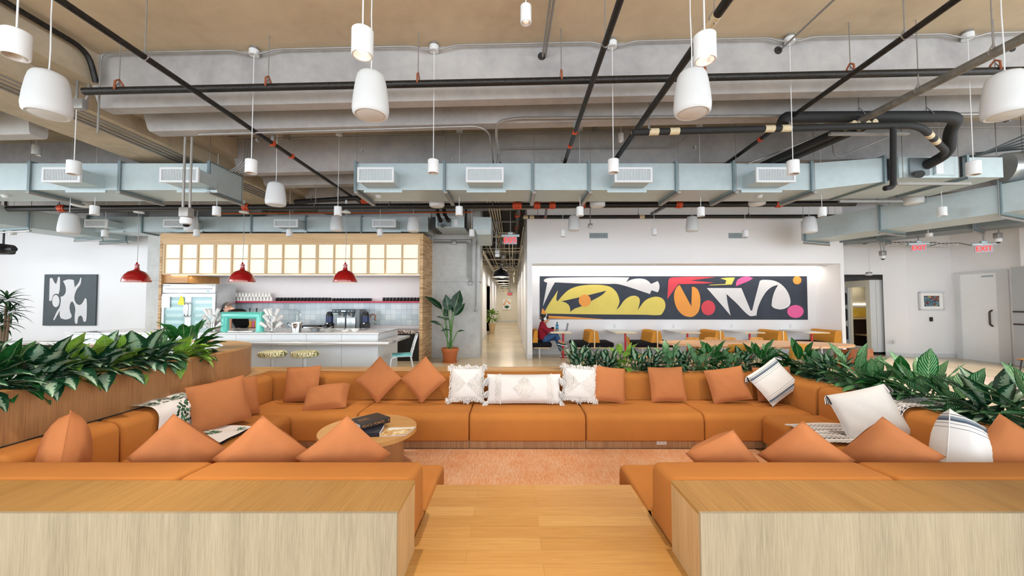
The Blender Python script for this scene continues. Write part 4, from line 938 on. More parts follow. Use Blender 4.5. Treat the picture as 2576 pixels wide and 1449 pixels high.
for k in (.2, .45): 
    bk = obj('brew_basket', MB().lathe([(.06, -.11), (.08, -.02), (.085, 0), (.001, 0)], 20, c=(a+k, y+.1, zB+hz-.09)), X['steel'], t, W=True); obj('basket_handle', MB().rbox(a+k-.015, a+k+.015, y-.05, y+.03, zB+hz-.14, zB+hz-.11, .005), X['brew_black'], bk, W=True)
def airpot(u, label, uy=10.2):
    q = at(u, 800, uy); t = thing('airpot', label, 'airpot', (q.x, uy, zB), 0, 'black airpots')
    obj('stand', MB().box(-.09, -.04, -.08, .08, 0, .18).box(.04, .09, -.08, .08, 0, .18), X['brew_black'], t)
    obj('body', MB().lathe([(.085, .16), (.09, .18), (.09, .4), (.075, .44)], 22), X['brew_black'], t)
    obj('label_band', MB().lathe([(.0915, .21), (.0915, .36)], 22, caps=False), plain('navy label', '#1d2c5c', .4, var=.05), t)
    obj('lid', MB().lathe([(.07, .44), (.07, .47), (.03, .49)], 18).rbox(-.02, .02, -.11, .02, .455, .48, .005), X['brew_black'], t)
    obj('tap', MB().rbox(-.02, .02, -.13, -.08, .15, .2, .006), X['chrome'], t)
airpot(829, 'black airpot left of the coffee brewer'); airpot(920, 'black airpot right of the coffee brewer')
q = at(938, 797, 10.5); t = thing('hand_shower', 'coiled copper hose with a chrome hand shower on the tiles', 'hand shower', q)
obj('hose', MB().tube([(.07*cos(a_)-.0, 0, .07*sin(a_)) for a_ in [R(200-28*i) for i in range(10)]]+[(.08, 0, -.1)], .012, 8), X['copper'], t)
obj('shower_head', MB().ball((.08, -.01, -.16), .03, 12, 8, (1, 1, 1.2)), X['chrome'], t)
q = at(788, 822, 10.25); t = thing('tray_rack', 'black and steel tray rack on the back counter', 'tray', (q.x, 10.25, zB))
obj('frame', MB().rbox(-.24, .24, -.15, .15, .1, .13, .005).box(-.24, -.22, -.15, .15, 0, .1).box(.22, .24, -.15, .15, 0, .1), X['brew_black'], t); obj('pan', MB().rbox(-.2, .2, -.14, .14, .02, .095, .01), X['steel'], t)
tag(obj('box', MB().rbox(px(812, 10.2), px(826, 10.2), 10.15, 10.45, zB, zB+.13, .008), X['brew_black']), 'small black box between tray rack and brewer', 'box')
for u, c_, lab in ((724, '#9db3c4', 'pale blue pump bottle behind the steel bucket'), (704, '#eeeeee', 'white pump bottle behind the cup stand')):
    q = at(u, 822, 10.2); t = thing('pump_bottle', lab, 'bottle', (q.x, 10.2, zB))
    obj('bottle', MB().lathe([(.035, 0), (.038, .01), (.038, .11), (.015, .13), (.012, .15)], 16), plain('bottle '+c_, c_, .25, var=.02), t); obj('pump', MB().cyl((0, 0, .15), (0, 0, .18), .012, n=10).box(-.008, .035, -.008, .008, .18, .195), X['black'], t)
for u, c_, lab in ((632, '#d8a23a', 'amber carton'), (640, '#d86a8a', 'pink carton'), (648, '#e8c23a', 'yellow carton'), (655, '#d04a3a', 'red carton')):
    q = at(u, 815, 10.3); tag(obj('carton', MB().rbox(q.x-.04, q.x+.04, 10.25, 10.33, zB, zB+.24, .006), plain(lab, c_, .5, var=.1, sc=30)), lab+' on the back counter seen through the tap tower', 'carton')
# counter furniture
m = NT('palm leaf upholstery'); v = m.coord((1, 1, 1)); wv = m.n('ShaderNodeTexWave'); wv.inputs['Scale'].default_value = 11; wv.inputs['Distortion'].default_value = 12; wv.inputs['Detail Scale'].default_value = 1.2; m.l(v, wv.inputs['Vector']); m.col(m.ramp(wv.outputs['Fac'], [(.08, '#2c3a22'), (.2, '#6f8a3c'), (.35, '#cfc670'), (.6, '#efe8c4')])); m.set(.6); X['palm'] = m.m
def stool(u, label):
    q = at(u, 893, 6.98); z = .66; t = thing('bar_stool', label, 'stool', (q.x, q.y, 0), 0, 'palm print stools at the coffee bar')
    obj('seat', MB().lathe([(.2, z-.1), (.228, z-.085), (.238, z-.05), (.228, z-.012), (.19, z), (.001, z+.002)], 32, caps=False).lathe([(.001, z-.1), (.2, z-.1)], 32, caps=False), X['palm'], t)
    obj('post', MB().cyl((0, 0, .02), (0, 0, z-.07), .036, n=18), X['white_paint'], t); obj('base', MB().lathe([(.2, 0), (.2, .01), (.04, .03)], 28), X['white_paint'], t)
stool(685.5, 'round palm print stool nearer the planter'); stool(767, 'round palm print stool nearer the aluminium chair')
def alu_chair(loc, rz, label):
    t = thing('aluminium_chair', label, 'chair', loc, rz); X.setdefault('alu', plain('brushed aluminium', '#d9dde0', .35, .35, var=.03)); A = X['alu']
    # seat faces +x in its own frame after turning
    obj('seat', MB().rbox(-.2, .2, -.2, .2, .44, .455, .01), A, t)
    obj('seat_pad', MB().rbox(-.195, .195, -.195, .195, .455, .485, .014), X['teal_pad'], t)
    for sx in (-1, 1):
        obj('front_leg', MB().tube(bend([(sx*.19, -.12, .43), (sx*.2, -.21, .43), (sx*.21, -.25, 0)], .07), .014, 8), A, t)
        obj('rear_leg', MB().tube(bend([(sx*.18, .17, .43), (sx*.19, .25, .0)], .05), .014, 8), A, t)
        obj('back_post', MB().tube(bend([(sx*.18, .17, .43), (sx*.18, .24, .7), (sx*.17, .29, .86)], .08), .014, 8), A, t)
    obj('top_rail', MB().tube(bend([(-.17, .285, .85), (-.1, .3, .885), (.1, .3, .885), (.17, .285, .85)], .06), .016, 8), A, t)
    obj('lower_rail', MB().cyl((-.18, .22, .6), (.18, .22, .6), .012, n=8), A, t)
    for k in (-.06, 0, .06): obj('splat', MB().box(k-.022, k+.022, -.004, .004, 0, .28, TR(0, .222, .6) @ RX(R(-14))), A, t)
    return t
X['teal_pad'] = plain('pale turquoise vinyl', '#6cc3c4', .4, var=.02)
q = at(1010, 885, 7.9)
alu_chair((q.x, 7.95, 0), R(-72), 'aluminium chair with pale turquoise seat at the end of the bar')
# ------------------------------------------------------------------ paintings
def smooth_poly(P, lim=48, k=5):
    """Round a drawn outline, keeping its sharp corners."""
    P = [Vector(p) for p in P]; n = len(P); out = []; T = []
    for i in range(n):
        a = P[i]-P[i-1]; b = P[(i+1) % n]-P[i]
        T.append((P[(i+1) % n]-P[i-1])*.5 if a.angle(b) < R(lim) else None)
    for i in range(n):
        p, q = P[i], P[(i+1) % n]; m0, m1 = T[i], T[(i+1) % n]; L = (q-p).length
        if m0 is None and m1 is None: out.append(p); continue
        m0 = m0.normalized()*L if m0 else (q-p); m1 = m1.normalized()*L if m1 else (q-p)
        for j in range(k):
            t = j/k; h = (2*t**3-3*t*t+1, t**3-2*t*t+t, -2*t**3+3*t*t, t**3-t*t); out.append(p*h[0]+m0*h[1]+q*h[2]+m1*h[3])
    return [(p.x, p.y) for p in out]
def ell(cx, cy, rx, ry, n=40): return [(cx+rx*cos(2*pi*i/n), cy+ry*sin(2*pi*i/n)) for i in range(n)]
def painted(t, poly, f, y, mat, lab, dp=.004, raw=False, name='painted_shape'):
    Q = []
    for a, b in (poly if raw else smooth_poly(poly)): u, v = f(a, b); q = at(u, v, y); Q.append((q.x, q.z))
    ar = sum(Q[i-1][0]*Q[i][1]-Q[i][0]*Q[i-1][1] for i in range(len(Q)))
    if ar > 0: Q.reverse()
    mb = MB(); n = len(Q); mb.add([(a, y-dp, b) for a, b in Q]+[(a, y, b) for a, b in Q], [tuple(range(n-1, -1, -1))]+[(i, (i+1) % n, n+(i+1) % n, n+i) for i in range(n)])
    return obj(name, mb, mat, t, lab, W=True, flat=True)
def pc(n_, c): return plain(n_, c, .6, var=.03, sc=4)
CW, CY, CO, CR, CPk = pc('paint white', '#d3d1d2'), pc('paint yellow', '#d8c45c'), pc('paint orange', '#e3943a'), pc('paint red', '#cf3a48'), pc('paint pink', '#d9568f')
CN = plain('paint ink navy', '#232b3a', .6, var=.25, sc=3)
ym = 11.446; f5 = lambda a, b: (1340+a/3.22, 660+b/3.22)
t = thing('mural', 'long dark mural of white, yellow, orange and pink cutout shapes', 'mural', at(1693, 805, ym))
painted(t, [(57, 112), (2220, 112), (2228, 465), (57, 461)], f5, ym, CN, None, .008, True, 'background')
y2 = ym-.0085
for P, m_, lab in (
  ([(90, 148), (100, 135), (140, 126), (300, 122), (600, 120), (782, 122), (757, 160), (800, 140), (850, 131), (905, 136), (940, 155), (958, 175), (1012, 152), (1022, 170), (1027, 195), (1022, 225), (1012, 243), (962, 226), (950, 257), (930, 250), (700, 178), (600, 175), (400, 172), (180, 162), (150, 215), (82, 357), (118, 165), (97, 157)], CW, 'long white shape with a fish tail'),
  ([(103, 388), (205, 225), (197, 260), (192, 300), (200, 317), (215, 300), (240, 270), (290, 225), (350, 198), (420, 185), (510, 181), (590, 188), (640, 205), (680, 245), (700, 295), (702, 325), (690, 360), (677, 384), (700, 365), (740, 310), (780, 280), (815, 270), (845, 275), (865, 295), (866, 330), (855, 370), (845, 393), (870, 360), (905, 315), (950, 288), (1000, 278), (1040, 287), (1065, 310), (1075, 345), (1072, 370), (1055, 405), (1035, 426), (900, 424), (500, 421), (110, 415)], CY, 'big yellow hill shape'),
  ([(78, 370), (100, 395), (122, 432), (300, 441), (575, 460), (250, 458), (62, 452)], CO, 'orange spike'),
  ([(1090, 298), (1097, 190), (1100, 150), (1108, 130), (1130, 122), (1300, 117), (1482, 120), (1275, 147), (1470, 165), (1380, 172), (1180, 176), (1150, 215)], CR, 'red angular shape'),
  ([(1190, 182), (1285, 357), (1290, 198), (1310, 200), (1335, 220), (1352, 260), (1358, 310), (1352, 370), (1335, 410), (1300, 438), (1265, 442), (1215, 425), (1170, 375), (1148, 310), (1147, 250), (1165, 205)], CO, 'orange notched shape'),
  (ell(1422, 368, 56, 60), CR, 'red disc'),
  ([(1520, 130), (1570, 124), (1638, 123), (1612, 180), (1425, 187), (1440, 182), (1560, 175), (1568, 145), (1545, 138)], CY, 'small yellow hooked shape'),
  ([(1647, 192), (1648, 165), (1665, 138), (1700, 120), (1745, 115), (1785, 130), (1740, 155), (1690, 175)], CPk, 'pink half disc'),
  ([(1410, 208), (1690, 208), (1765, 390), (1778, 390), (1800, 300), (1840, 150), (1860, 142), (1950, 148), (2015, 180), (2065, 240), (2088, 315), (2075, 355), (2030, 378), (1990, 380), (1950, 367), (1935, 350), (1942, 290), (1962, 230), (1988, 183), (1945, 195), (1900, 228), (1860, 285), (1832, 345), (1818, 390), (1812, 430), (1755, 432), (1650, 330), (1568, 255), (1580, 335), (1603, 432), (1530, 345)], CW, 'white zigzag shape with a drop'),
  (ell(2142, 145, 34, 33), CO, 'small orange disc'), (ell(2128, 398, 66, 52), CPk, 'pink blob')):
    painted(t, P, f5, y2, m_, lab)
painted(t, [(222, 318), (400, 278), (597, 229), (560, 265), (470, 315), (440, 335), (390, 357), (340, 375), (303, 402), (305, 385), (295, 350), (270, 328), (240, 318)], f5, y2-.0045, CN, 'dark eye on the yellow shape')
painted(t, ell(422, 310, 49, 49), f5, y2-.009, CO, 'orange disc in the eye')
f4 = lambda a, b: (a/3.623, 480+b/3.623); yp = 10.895
t = thing('painting', 'large dark grey painting with white organic shapes on the left wall', 'painting', at(180, 818, yp))
painted(t, [(422, 763), (895, 763), (880, 1228), (402, 1228)], f4, yp, plain('paint slate', '#3f484c', .6, var=.12, sc=3), None, .04, True, 'canvas')
y2 = yp-.0405
painted(t, [(455, 800), (466, 792), (480, 800), (495, 832), (512, 850), (522, 825), (530, 787), (540, 783), (548, 792), (545, 900), (535, 943), (510, 938), (485, 955), (470, 1000), (458, 1006), (449, 998), (452, 900)], f4, y2, CW, 'white forked shape')
painted(t, ell(510, 1005, 33, 56), f4, y2, CW, 'white oval')
painted(t, [(575, 822), (625, 807), (674, 813), (682, 880), (705, 855), (722, 830), (735, 790), (743, 796), (735, 850), (700, 900), (682, 950), (680, 990), (700, 1030), (728, 1042), (750, 1025), (776, 978), (790, 985), (793, 1050), (787, 1180), (775, 1196), (762, 1188), (752, 1150), (735, 1135), (715, 1152), (706, 1205), (692, 1214), (683, 1195), (683, 1130), (688, 1080), (676, 1030), (660, 1007), (645, 1020), (635, 1060), (642, 1105), (655, 1140), (645, 1162), (600, 1173), (556, 1162), (545, 1130), (548, 1090), (525, 1130), (496, 1180), (486, 1176), (520, 1100), (545, 1060), (556, 1000), (553, 965), (575, 960), (598, 930), (600, 880), (590, 850)], f4, y2, CW, 'large white bone like shape')
# ------------------------------------------------------------------ mural recess: light slot, benches, tables
yw = 11.45
obj_ = thing('light_slot', 'warm light slot along the top of the mural recess', 'ceiling light', (4.8, 11.3, 2.6))
obj('strip', MB().box(.6, 9.05, 11.3, 11.4, 2.606, 2.616), X['led'], obj_, W=True)
obj('cover', MB().box(.56, 9.1, 11.0, 11.04, 2.59, 2.62), X['white_paint'], obj_, W=True)
X['bench_black'] = fabric('black bench fabric', '#17151a', .2, 400, .2)
X['bench_orange'] = fabric('amber bench fabric', '#c98a38', .05, 400, .2)
X['red_post'] = plain('red enamel post', '#c2202a', .3, var=.02)
def bench(xc, label, x0=-.56, x1=.56, back=(-.15, .17), side=0):
    t = thing('booth_bench', label, 'bench', (xc, 11.0, 0), 0, 'booth benches along the mural')
    y0, y1 = -.45, .43
    obj('seat', MB().rbox(x0, x1, y0, y1, .3, .435, .045, 3), X['bench_black'], t)
    obj('base_board', MB().box(x0+.05, x1-.05, y0+.03, y1, .275, .3), X['ply'], t)
    a, b = back
    prof = [(a, .43), (b, .43), (b-.045, .68)]+arc(b-.105, .69, .06, 10, 90, 4)+arc(a+.105, .69, .06, 90, 170, 4)+[(a+.045, .68)]
    if side: prof = [(a, .43), (b, .43), (b, .76), (a+.08, .76), (a+.04, .72)]
    obj('backrest', MB().prism(prof, y0+.02, y1, 'y'), X['bench_orange'], t)
    if not side: obj('divider_board', MB().box(.0, .03, y0-.01, y0+.02, .275, .755), X['ply'], t)
    for lx in (x0+.2, x1-.2):
        if x1-x0 > .8 or lx == x0+.2: obj('leg', MB().cyl((lx, y0+.1, 0), (lx, y0+.1, .275), .02, n=12), X['white_paint'], t)
        if x1-x0 > .8 or lx == x0+.2: obj('leg', MB().cyl((lx, y1-.1, 0), (lx, y1-.1, .275), .02, n=12), X['white_paint'], t)
bench(.83, 'half booth bench the person in the red sweater sits on', -.265, .27, (-.262, -.12), 1)
for k, lab in enumerate(('booth bench facing the occupied table', 'second amber and black booth bench past the person', 'third amber and black booth bench past the person', 'fourth amber and black booth bench past the person')):
    bench(2.255+1.733*k, lab)
bench(8.83, 'amber and black half bench at the recess end wall', -.43, .265, (.05, .262), 1)
for k, lab in enumerate(('booth table with laptop, mug and water bottle', 'empty white booth table next to the occupied one', 'middle white booth table under the mural', 'fourth white booth table from the corridor', 'white booth table at the end beside the recess wall')):
    x = 1.427+1.737*k; t = thing('booth_table', label=lab, cat='table', loc=(x, 10.9, 0), group='booth tables under the mural')
    obj('tabletop', MB().rbox(-.38, .18, -.6, .54, .705, .735, .006), X['white_paint'], t)
    obj('edge_band', MB().box(-.378, .178, -.604, -.6, .707, .733), X['ply'], t)
    obj('post', MB().cyl((0, -.2, .012), (0, -.2, .705), .028, n=16), X['red_post'], t)
    obj('base', MB().cyl((0, -.2, 0), (0, -.2, .012), .07, n=20), X['red_post'], t)
zT = .7355
# things on the first table
t = thing('laptop', 'dark open laptop on the booth table before the person', 'laptop', (1.42, 10.75, zT), 0)
obj('base', MB().rbox(-.16, .1, -.11, .11, 0, .014, .004), X['steel'], t)
s_ = obj('lid', MB().rbox(-.008, .008, -.115, .115, 0, .22, .004, M=TR(.1, 0, .012) @ RY(R(12))), plain('laptop lid', '#3d434a', .35, .5, var=.03), t)
obj('screen', MB().box(-.0095, -.0085, -.105, .105, .012, .21, TR(.1, 0, .012) @ RY(R(12))), plain('laptop screen', '#5f6f86', .15, var=.1), s_)
o = mug(.1, .042); o.location = (1.17, 10.98, zT); o.rotation_euler = (0, 0, R(180)); tag(o, 'black mug on the booth table beside the blue bottle', 'mug')
t = thing('water_bottle', 'blue plastic water bottle on the booth table', 'bottle', (1.285, 10.9, zT))
obj('bottle', MB().lathe([(.035, 0), (.038, .008), (.038, .17), (.02, .2), (.014, .23)], 18), plain('blue water', '#2b83a3', .12, var=.03), t); obj('cap', MB().cyl((0, 0, .225), (0, 0, .25), .018, n=14), X['bench_black'], t)
t = thing('notebook', 'open notebook with papers on the booth table edge', 'notebook', (1.55, 10.6, zT)); 
obj('pages', MB().rbox(-.1, .04, -.13, .13, .006, .014, .003), X['china'], t); obj('cover', MB().rbox(-.105, .045, -.135, .135, 0, .006, .003), plain('blue cover', '#3a4f86', .5), t)
# wall outlets and grilles on the mural wall
for u in (1546, 1694, 1840, 1988): q = at(u, 820, yw); tag(obj('wall_outlet', MB().rbox(q.x-.035, q.x+.035, yw-.006, yw, q.z-.057, q.z+.057, .003), X['white_paint']), f"white wall outlet above {dict(zip((1546, 1694, 1840, 1988), ('the empty booth table next to the person', 'the middle booth table', 'the fourth booth table', 'the last booth table')))[u]}", 'outlet')
for u0, u1, lab in ((1483, 1529, 'nearer the corridor'), (1833, 1877, 'nearer the phone booth')):
    a, b = at(u0, 599, 10.55), at(u1, 587, 10.55); t = thing('wall_grille', 'long slotted air grille high on the mural wall, '+lab, 'air grille', ((a.x+b.x)/2, 10.55, a.z))
    obj('back', MB().box(a.x, b.x, 10.545, 10.549, a.z, b.z), X['dark'], t, W=True); m_ = MB()
    for i in range(26): x = a.x+(b.x-a.x)*(i+.5)/26; m_.box(x-.005, x+.005, 10.535, 10.546, a.z, b.z)
    m_.box(a.x-.01, b.x+.01, 10.535, 10.546, a.z-.01, a.z).box(a.x-.01, b.x+.01, 10.535, 10.546, b.z, b.z+.01); obj('slats', m_, X['galv'], t, W=True)
# sensor by the wall
q = at(1485, 570, 9.5); t = thing('occupancy_sensor', 'small white occupancy sensor on a pole before the mural wall', 'sensor', q)
obj('pole', MB().cyl((0, 0, .05), (0, 0, 4.9-q.z), .012, n=8), X['conduit'], t); obj('sensor_box', MB().rbox(-.05, .05, -.05, .05, .0, .07, .008), X['conduit'], t); obj('sensor_dome', MB().lathe([(.07, .0), (.075, -.02), (.05, -.035)], 18), X['white_paint'], t)
q = at(2186, 689, 10.6); t = thing('occupancy_sensor', 'white disc sensor on a rod above the phone booth', 'sensor', q)
obj('pole', MB().cyl((.02, 0, .03), (.02, 0, .7), .01, n=8), X['white_paint'], t); obj('sensor_box', MB().rbox(-.06, .06, -.04, .04, .0, .05, .008), X['conduit'], t); obj('sensor_dome', MB().lathe([(.1, .0), (.1, -.02), (.05, -.045)], 20), X['white_paint'], t)
# ------------------------------------------------------------------ oval table and shell chairs
X['table_wood'] = oak('planked oak table', '#c18a5c', '#d3a274', '#dfb68b', 'x', .4)
X['shell'] = oak('amber plywood shell', '#b5731f', '#cc8a2e', '#d89a3e', 'z', .3)
X['leather'] = concrete('cognac leather', ('#7d3f17', '#99521f', '#ac6429'), 6, .45, .2)
tx, ty, ta = 4.72, 7.5, R(-6)
t = thing('oval_table', 'long oval wooden table behind the low planter', 'table', (tx, ty, 0), ta)
obj('tabletop', MB().prism(ell(0, 0, 1.78, .62, 64), .715, .75), X['table_wood'], t)
for sx in (-1, 1):
    for sy in (-1, 1): obj('leg', MB().cyl((sx*1.1, sy*.3, 0), (sx*.95, sy*.2, .715), .02, .025, n=12), X['oak_warm'] if sx < 0 else X['white_paint'], t)
def shell_chair(x, y, rz, label, mat='shell', leg='conduit', tall=.8):
    t = thing('shell_chair', label, 'chair', (x, y, 0), rz, 'shell chairs around the oval table')
    obj('seat', MB().grid(lambda u, v: ((u-.5)*.44*(1-.12*v), (v-.5)*.42, .455-.03*sin(pi*u)*sin(pi*min(1, v+.2))+.01*v), 8, 8).grid(lambda u, v: ((.5-u)*.44*(1-.12*v), (v-.5)*.42, .445-.03*sin(pi*u)*sin(pi*min(1, v+.2))+.01*v), 8, 8), X[mat], t)
    def bk(u, v, o): a = (u-.5)*1.5; return (.25*sin(a)*(1-.1*v), .17+.12*cos(a)-.06+.07*v+o, .52+(tall-.52)*v+.02*cos(a*1.8))
    obj('backrest', MB().grid(lambda u, v: bk(u, v, 0), 10, 6).grid(lambda u, v: bk(1-u, v, .012), 10, 6), X[mat], t)
    for sx in (-1, 1):
        obj('back_bracket', MB().cyl((sx*.08, .18, .43), (sx*.08, .24, .58), .01, n=8), X[leg], t)
        obj('leg', MB().cyl((sx*.16, -.15, .44), (sx*.2, -.2, 0), .011, n=8), X[leg], t); obj('leg', MB().cyl((sx*.15, .15, .44), (sx*.2, .22, 0), .011, n=8), X[leg], t)
    return t
for u, lab in ((1756, 'first from the person behind the oval table'), (1804, 'second from the person behind the oval table'), (1850, 'third from the person behind the oval table'), (1921, 'fourth from the person behind the oval table')):
    q = at(u, 852, 8.35); shell_chair(q.x, 8.3, R(4), 'amber plywood shell chair, '+lab, tall=.745)
for u, lab in ((1838, 'amber shell chair tucked under the near side of the oval table, behind tall leaves'), (1990, 'amber shell chair on the near side of the oval table toward its right end')):
    q = at(u, 876, 6.95); shell_chair(q.x, 6.98, R(176), lab)
shell_chair(2.62, 7.75, R(82), 'amber shell chair at the end of the oval table nearer the corridor', tall=.84)
q = at(2132, 880, 7.2); t = thing('tub_chair', 'brown leather tub chair at the end of the oval table', 'chair', (q.x+.12, 7.25, 0), R(-80))
def tub(u, v, r): a = R(-200+220*u)+pi/2; return (r*cos(a), r*sin(a),   .3+.4*v*(.85+.15*sin(pi*u)))
obj('shell', MB().grid(lambda u, v: tub(u, v, .3), 20, 4).grid(lambda u, v: tub(1-u, v, .25), 20, 4).grid(lambda u, v: tub(u, 1, .3-.05*v), 20, 1), X['leather'], t)
obj('seat', MB().lathe([(.24, .3), (.26, .34), (.25, .43), (.2, .45), (.001, .45)], 24, caps=False), X['leather'], t)
for a in (45, 135, 225, 315): obj('leg', MB().cyl((.2*cos(R(a)), .2*sin(R(a)), .32), (.25*cos(R(a)), .25*sin(R(a)), 0), .012, n=8), X['white_paint'], t)
# ------------------------------------------------------------------ right end: phone booth, print, door
X['booth_cream'] = plain('cream booth paint', '#ece6d2', .4, var=.015); X['booth_in'] = plain('booth felt', '#b59a3c', .8, var=.1); X['felt_grey'] = plain('grey felt', '#8d8980', .9, var=.08)
bx, by, zt = 10.67, 11.3, 2.21
t = thing('phone_booth', 'cream phone booth with a lit interior and a porthole door', 'phone booth', (bx+.5, by+.6, 0))
def bb(n_, m_, *q, **k): mb = MB(); [mb.box(*r) for r in q]; return obj(n_, mb, m_, k.get('par', t), W=True)
bb('front_frame', X['booth_cream'], (bx, bx+.07, by+.08, by+.22, .08, zt), (bx, bx+.07, by+.22, by+.74, zt-.2, zt), (bx, bx+.07, by+.22, by+.74, .08, .2), (bx, bx+.07, by+.74, by+1.25, .08, zt))
obj('side_shell', MB().prism([(bx, by+.08), (bx+.08, by), (bx+1.0, by), (bx+1.0, by+.06), (bx+.07, by+.08)], .08, zt), X['white_paint'], t, W=True)
bb('side_seam', X['dark'], (bx+.1, bx+.104, by-.002, by, .1, zt-.02))
bb('roof', X['booth_cream'], (bx+.07, bx+1.0, by+.06, by+1.25, zt-.06, zt-.002)); bb('back_shell', X['felt_grey'], (bx+.95, bx+1.0, by+.06, by+1.2, .08, zt-.06))
bb('plinth', X['black'], (bx+.06, bx+.95, by+.05, by+1.2, 0, .08)); yi = by+1.18
bb('felt_panel', X['felt_grey'], (bx+.07, bx+.95, yi, yi+.04, 1.06, zt-.06)); bb('lower_panel', X['booth_in'], (bx+.07, bx+.95, yi-.02, yi, 1.06, 1.36))
bb('light_bar', X['led'], (bx+.07, bx+.95, yi-.05, yi-.01, 1.46, 1.5)); bb('shelf', X['ply'], (bx+.07, bx+.95, yi-.3, yi, 1.0, 1.04)); bb('seat_shelf', X['ply'], (bx+.5, bx+.95, by+.2, yi, .48, .52))
bb('lower_dark', plain('dark walnut', '#38241a', .6, var=.2), (bx+.07, bx+.95, yi-.01, yi+.03, .1, 1.0))
d = bb('door', X['white_paint'], (bx-.05, bx-.005, by+.76, by+1.05, .15, zt-.2))
for z0, z1 in ((.36, .8), (.95, 1.35), (1.45, 1.85)): obj('porthole', MB().prism(rrect(by+.8, by+1.0, z0, z1, .06), bx-.056, bx-.04, 'x'), X['black_gloss'], d, W=True)
area('booth_light', (bx+.5, by+.9, 2.1), (0, 0, 0), .5, .3, 5, (1, .88, .62))
struct('trim_booth', MB().box(9.21, 10.89, 11.22, 11.3, 2.26, 2.355), X['black'], label='black trim over the phone booth opening', cat='trim')
# framed print on the angled wall (nearly frontal)
yq = 10.84; f7 = lambda u, v, y=yq: at(u, v, y)
A_, B_ = f7(2309, 780), f7(2363, 735)
M_ = TR((A_.x+B_.x)/2, 10.775, (A_.z+B_.z)/2) @ RZ(R(-5.5)); w2, h2 = (B_.x-A_.x)/2, (B_.z-A_.z)/2
t = thing('framed_print', 'small white framed colourful print on the wall beside the door', 'picture', M_.translation); t.rotation_euler = (0, 0, R(-5.5))
obj('frame', MB().box(-w2, w2, -.03, 0, -h2, -h2+.03).box(-w2, w2, -.03, 0, h2-.03, h2).box(-w2, -w2+.03, -.03, 0, -h2, h2).box(w2-.03, w2, -.03, 0, -h2, h2), X['white_paint'], t)
obj('mat_board', MB().box(-w2+.02, w2-.02, -.015, 0, -h2+.02, h2-.02), X['china'], t)
m = NT('marbled print'); v = m.coord(); wv = m.n('ShaderNodeTexWave', wave_type='RINGS', rings_direction='SPHERICAL'); wv.inputs['Scale'].default_value = 7; wv.inputs['Distortion'].default_value = 7; wv.inputs['Detail'].default_value = 2; wv.inputs['Detail Scale'].default_value = 3; m.l(v, wv.inputs['Vector'])
vo = m.n('ShaderNodeTexVoronoi'); vo.inputs['Scale'].default_value = 11; m.l(v, vo.inputs['Vector'])
c1 = m.ramp(vo.outputs['Color'], [(.2, '#5f8f97'), (.4, '#c9b86a'), (.55, '#a8553f'), (.7, '#7fa7b5'), (.85, '#c98a9a')], 'CONSTANT'); m.col(m.mix(m.math('GREATER_THAN', wv.outputs['Fac'], .45), '#26384e', c1)); m.set(.5)
obj('print', MB().box(-.195, .195, -.018, -.014, -.15, .15), m.m, t)
q = f7(2337, 803); tag(obj('card_reader', MB().rbox(q.x-.035, q.x+.035, 10.765, 10.8, q.z-.06, q.z+.06, .006), X['black']), 'small black card reader under the framed print', 'card reader')
q = at(2244, 860, 11.05); tag(obj('wall_outlet', MB().rbox(q.x-.03, q.x+.03, 10.98, 11.01, q.z-.05, q.z+.05, .003), X['white_paint']), 'white wall outlet low beside the phone booth', 'outlet')
# the white door in the right wall (plane x = 12.4)
XR_ = 12.385
def yx(u): return XR_/((u-1288)/960)*cos(PITCH)
y0, y1 = 10.53, 9.74
t = struct('door_1', MB().box(XR_, XR_+.05, y1, y0, .0, 2.302), plain('white door', '#eceeef', .35, var=.01), label='wide white door in the right wall', cat='door')
obj('door_handle', MB().tube(bend([(XR_, 9.86, .93), (XR_-.07, 9.86, .97), (XR_-.07, 9.86, 1.3), (XR_, 9.86, 1.34)], .05), .02, 10), X['bronze'], t, W=True)
obj('door_closer', MB().box(XR_-.01, XR_, 9.8, 10.05, 2.2, 2.25), X['galv'], t, W=True)
struct('trim_1', MB().box(12.37, 12.4, 9.5, 9.74, 0, 2.36).box(12.36, 12.4, 10.53, 10.66, 0, 2.36).box(12.365, 12.4, 9.74, 10.53, 2.3, 2.36), X['white_paint'], label='white frame of the door in the right wall', cat='trim')
t = struct('door_2', MB().box(12.08, 12.1, 8.98, 9.22, .03, 2.4), plain('grey door', '#a8abae', .4, var=.02), label='grey door leaf standing open at the right wall', cat='door')
for z in (1.02, 1.32): obj('push_bar', MB().cyl((12.06, 8.99, z), (12.06, 9.2, z), .018, n=10), X['bronze'], t, W=True)
struct('baseboard_right', MB().prism([(10.9, 11.19), (11.24, 10.845), (12.39, 10.725), (12.39, 10.74), (11.25, 10.86), (10.91, 11.2)], 0, .1), X['white_paint'], label='white baseboard at the right end', cat='baseboard')
q = atz(2560, 960, 0)
t = shell_chair(9.95, 7.25, R(-70), 'tan plywood chair with dark legs at the right edge of the view', leg='black', tall=.86); t['group'] = 'chairs by the right wall'
m = NT('pale woven rug'); m.col(m.ramp(m.noise(m.coord((2, 8, 1)), 8, 4), [(.4, '#d9cfc4'), (.6, '#b58f86')])); m.set(.95)
tag(obj('floor_rug', MB().rbox(8.2, 11.4, 6.4, 7.9, .0, .012, .005), m.m), 'pale pink woven rug on the floor under the tan chair', 'rug')
# left wall pieces
q = at(8, 626, 9.6); t = thing('projector', 'black projector hanging at the left edge of the view', 'projector', q)
obj('body', MB().rbox(-.3, .1, -.2, .2, -.13, .12, .05), X['black'], t); obj('lens', MB().cyl((.08, 0, -.02), (.28, 0, -.0), .085, .07, n=16), X['black'], t); obj('mount', MB().cyl((0, 0, .1), (0, 0, 2.2), .02, n=8), X['black'], t)
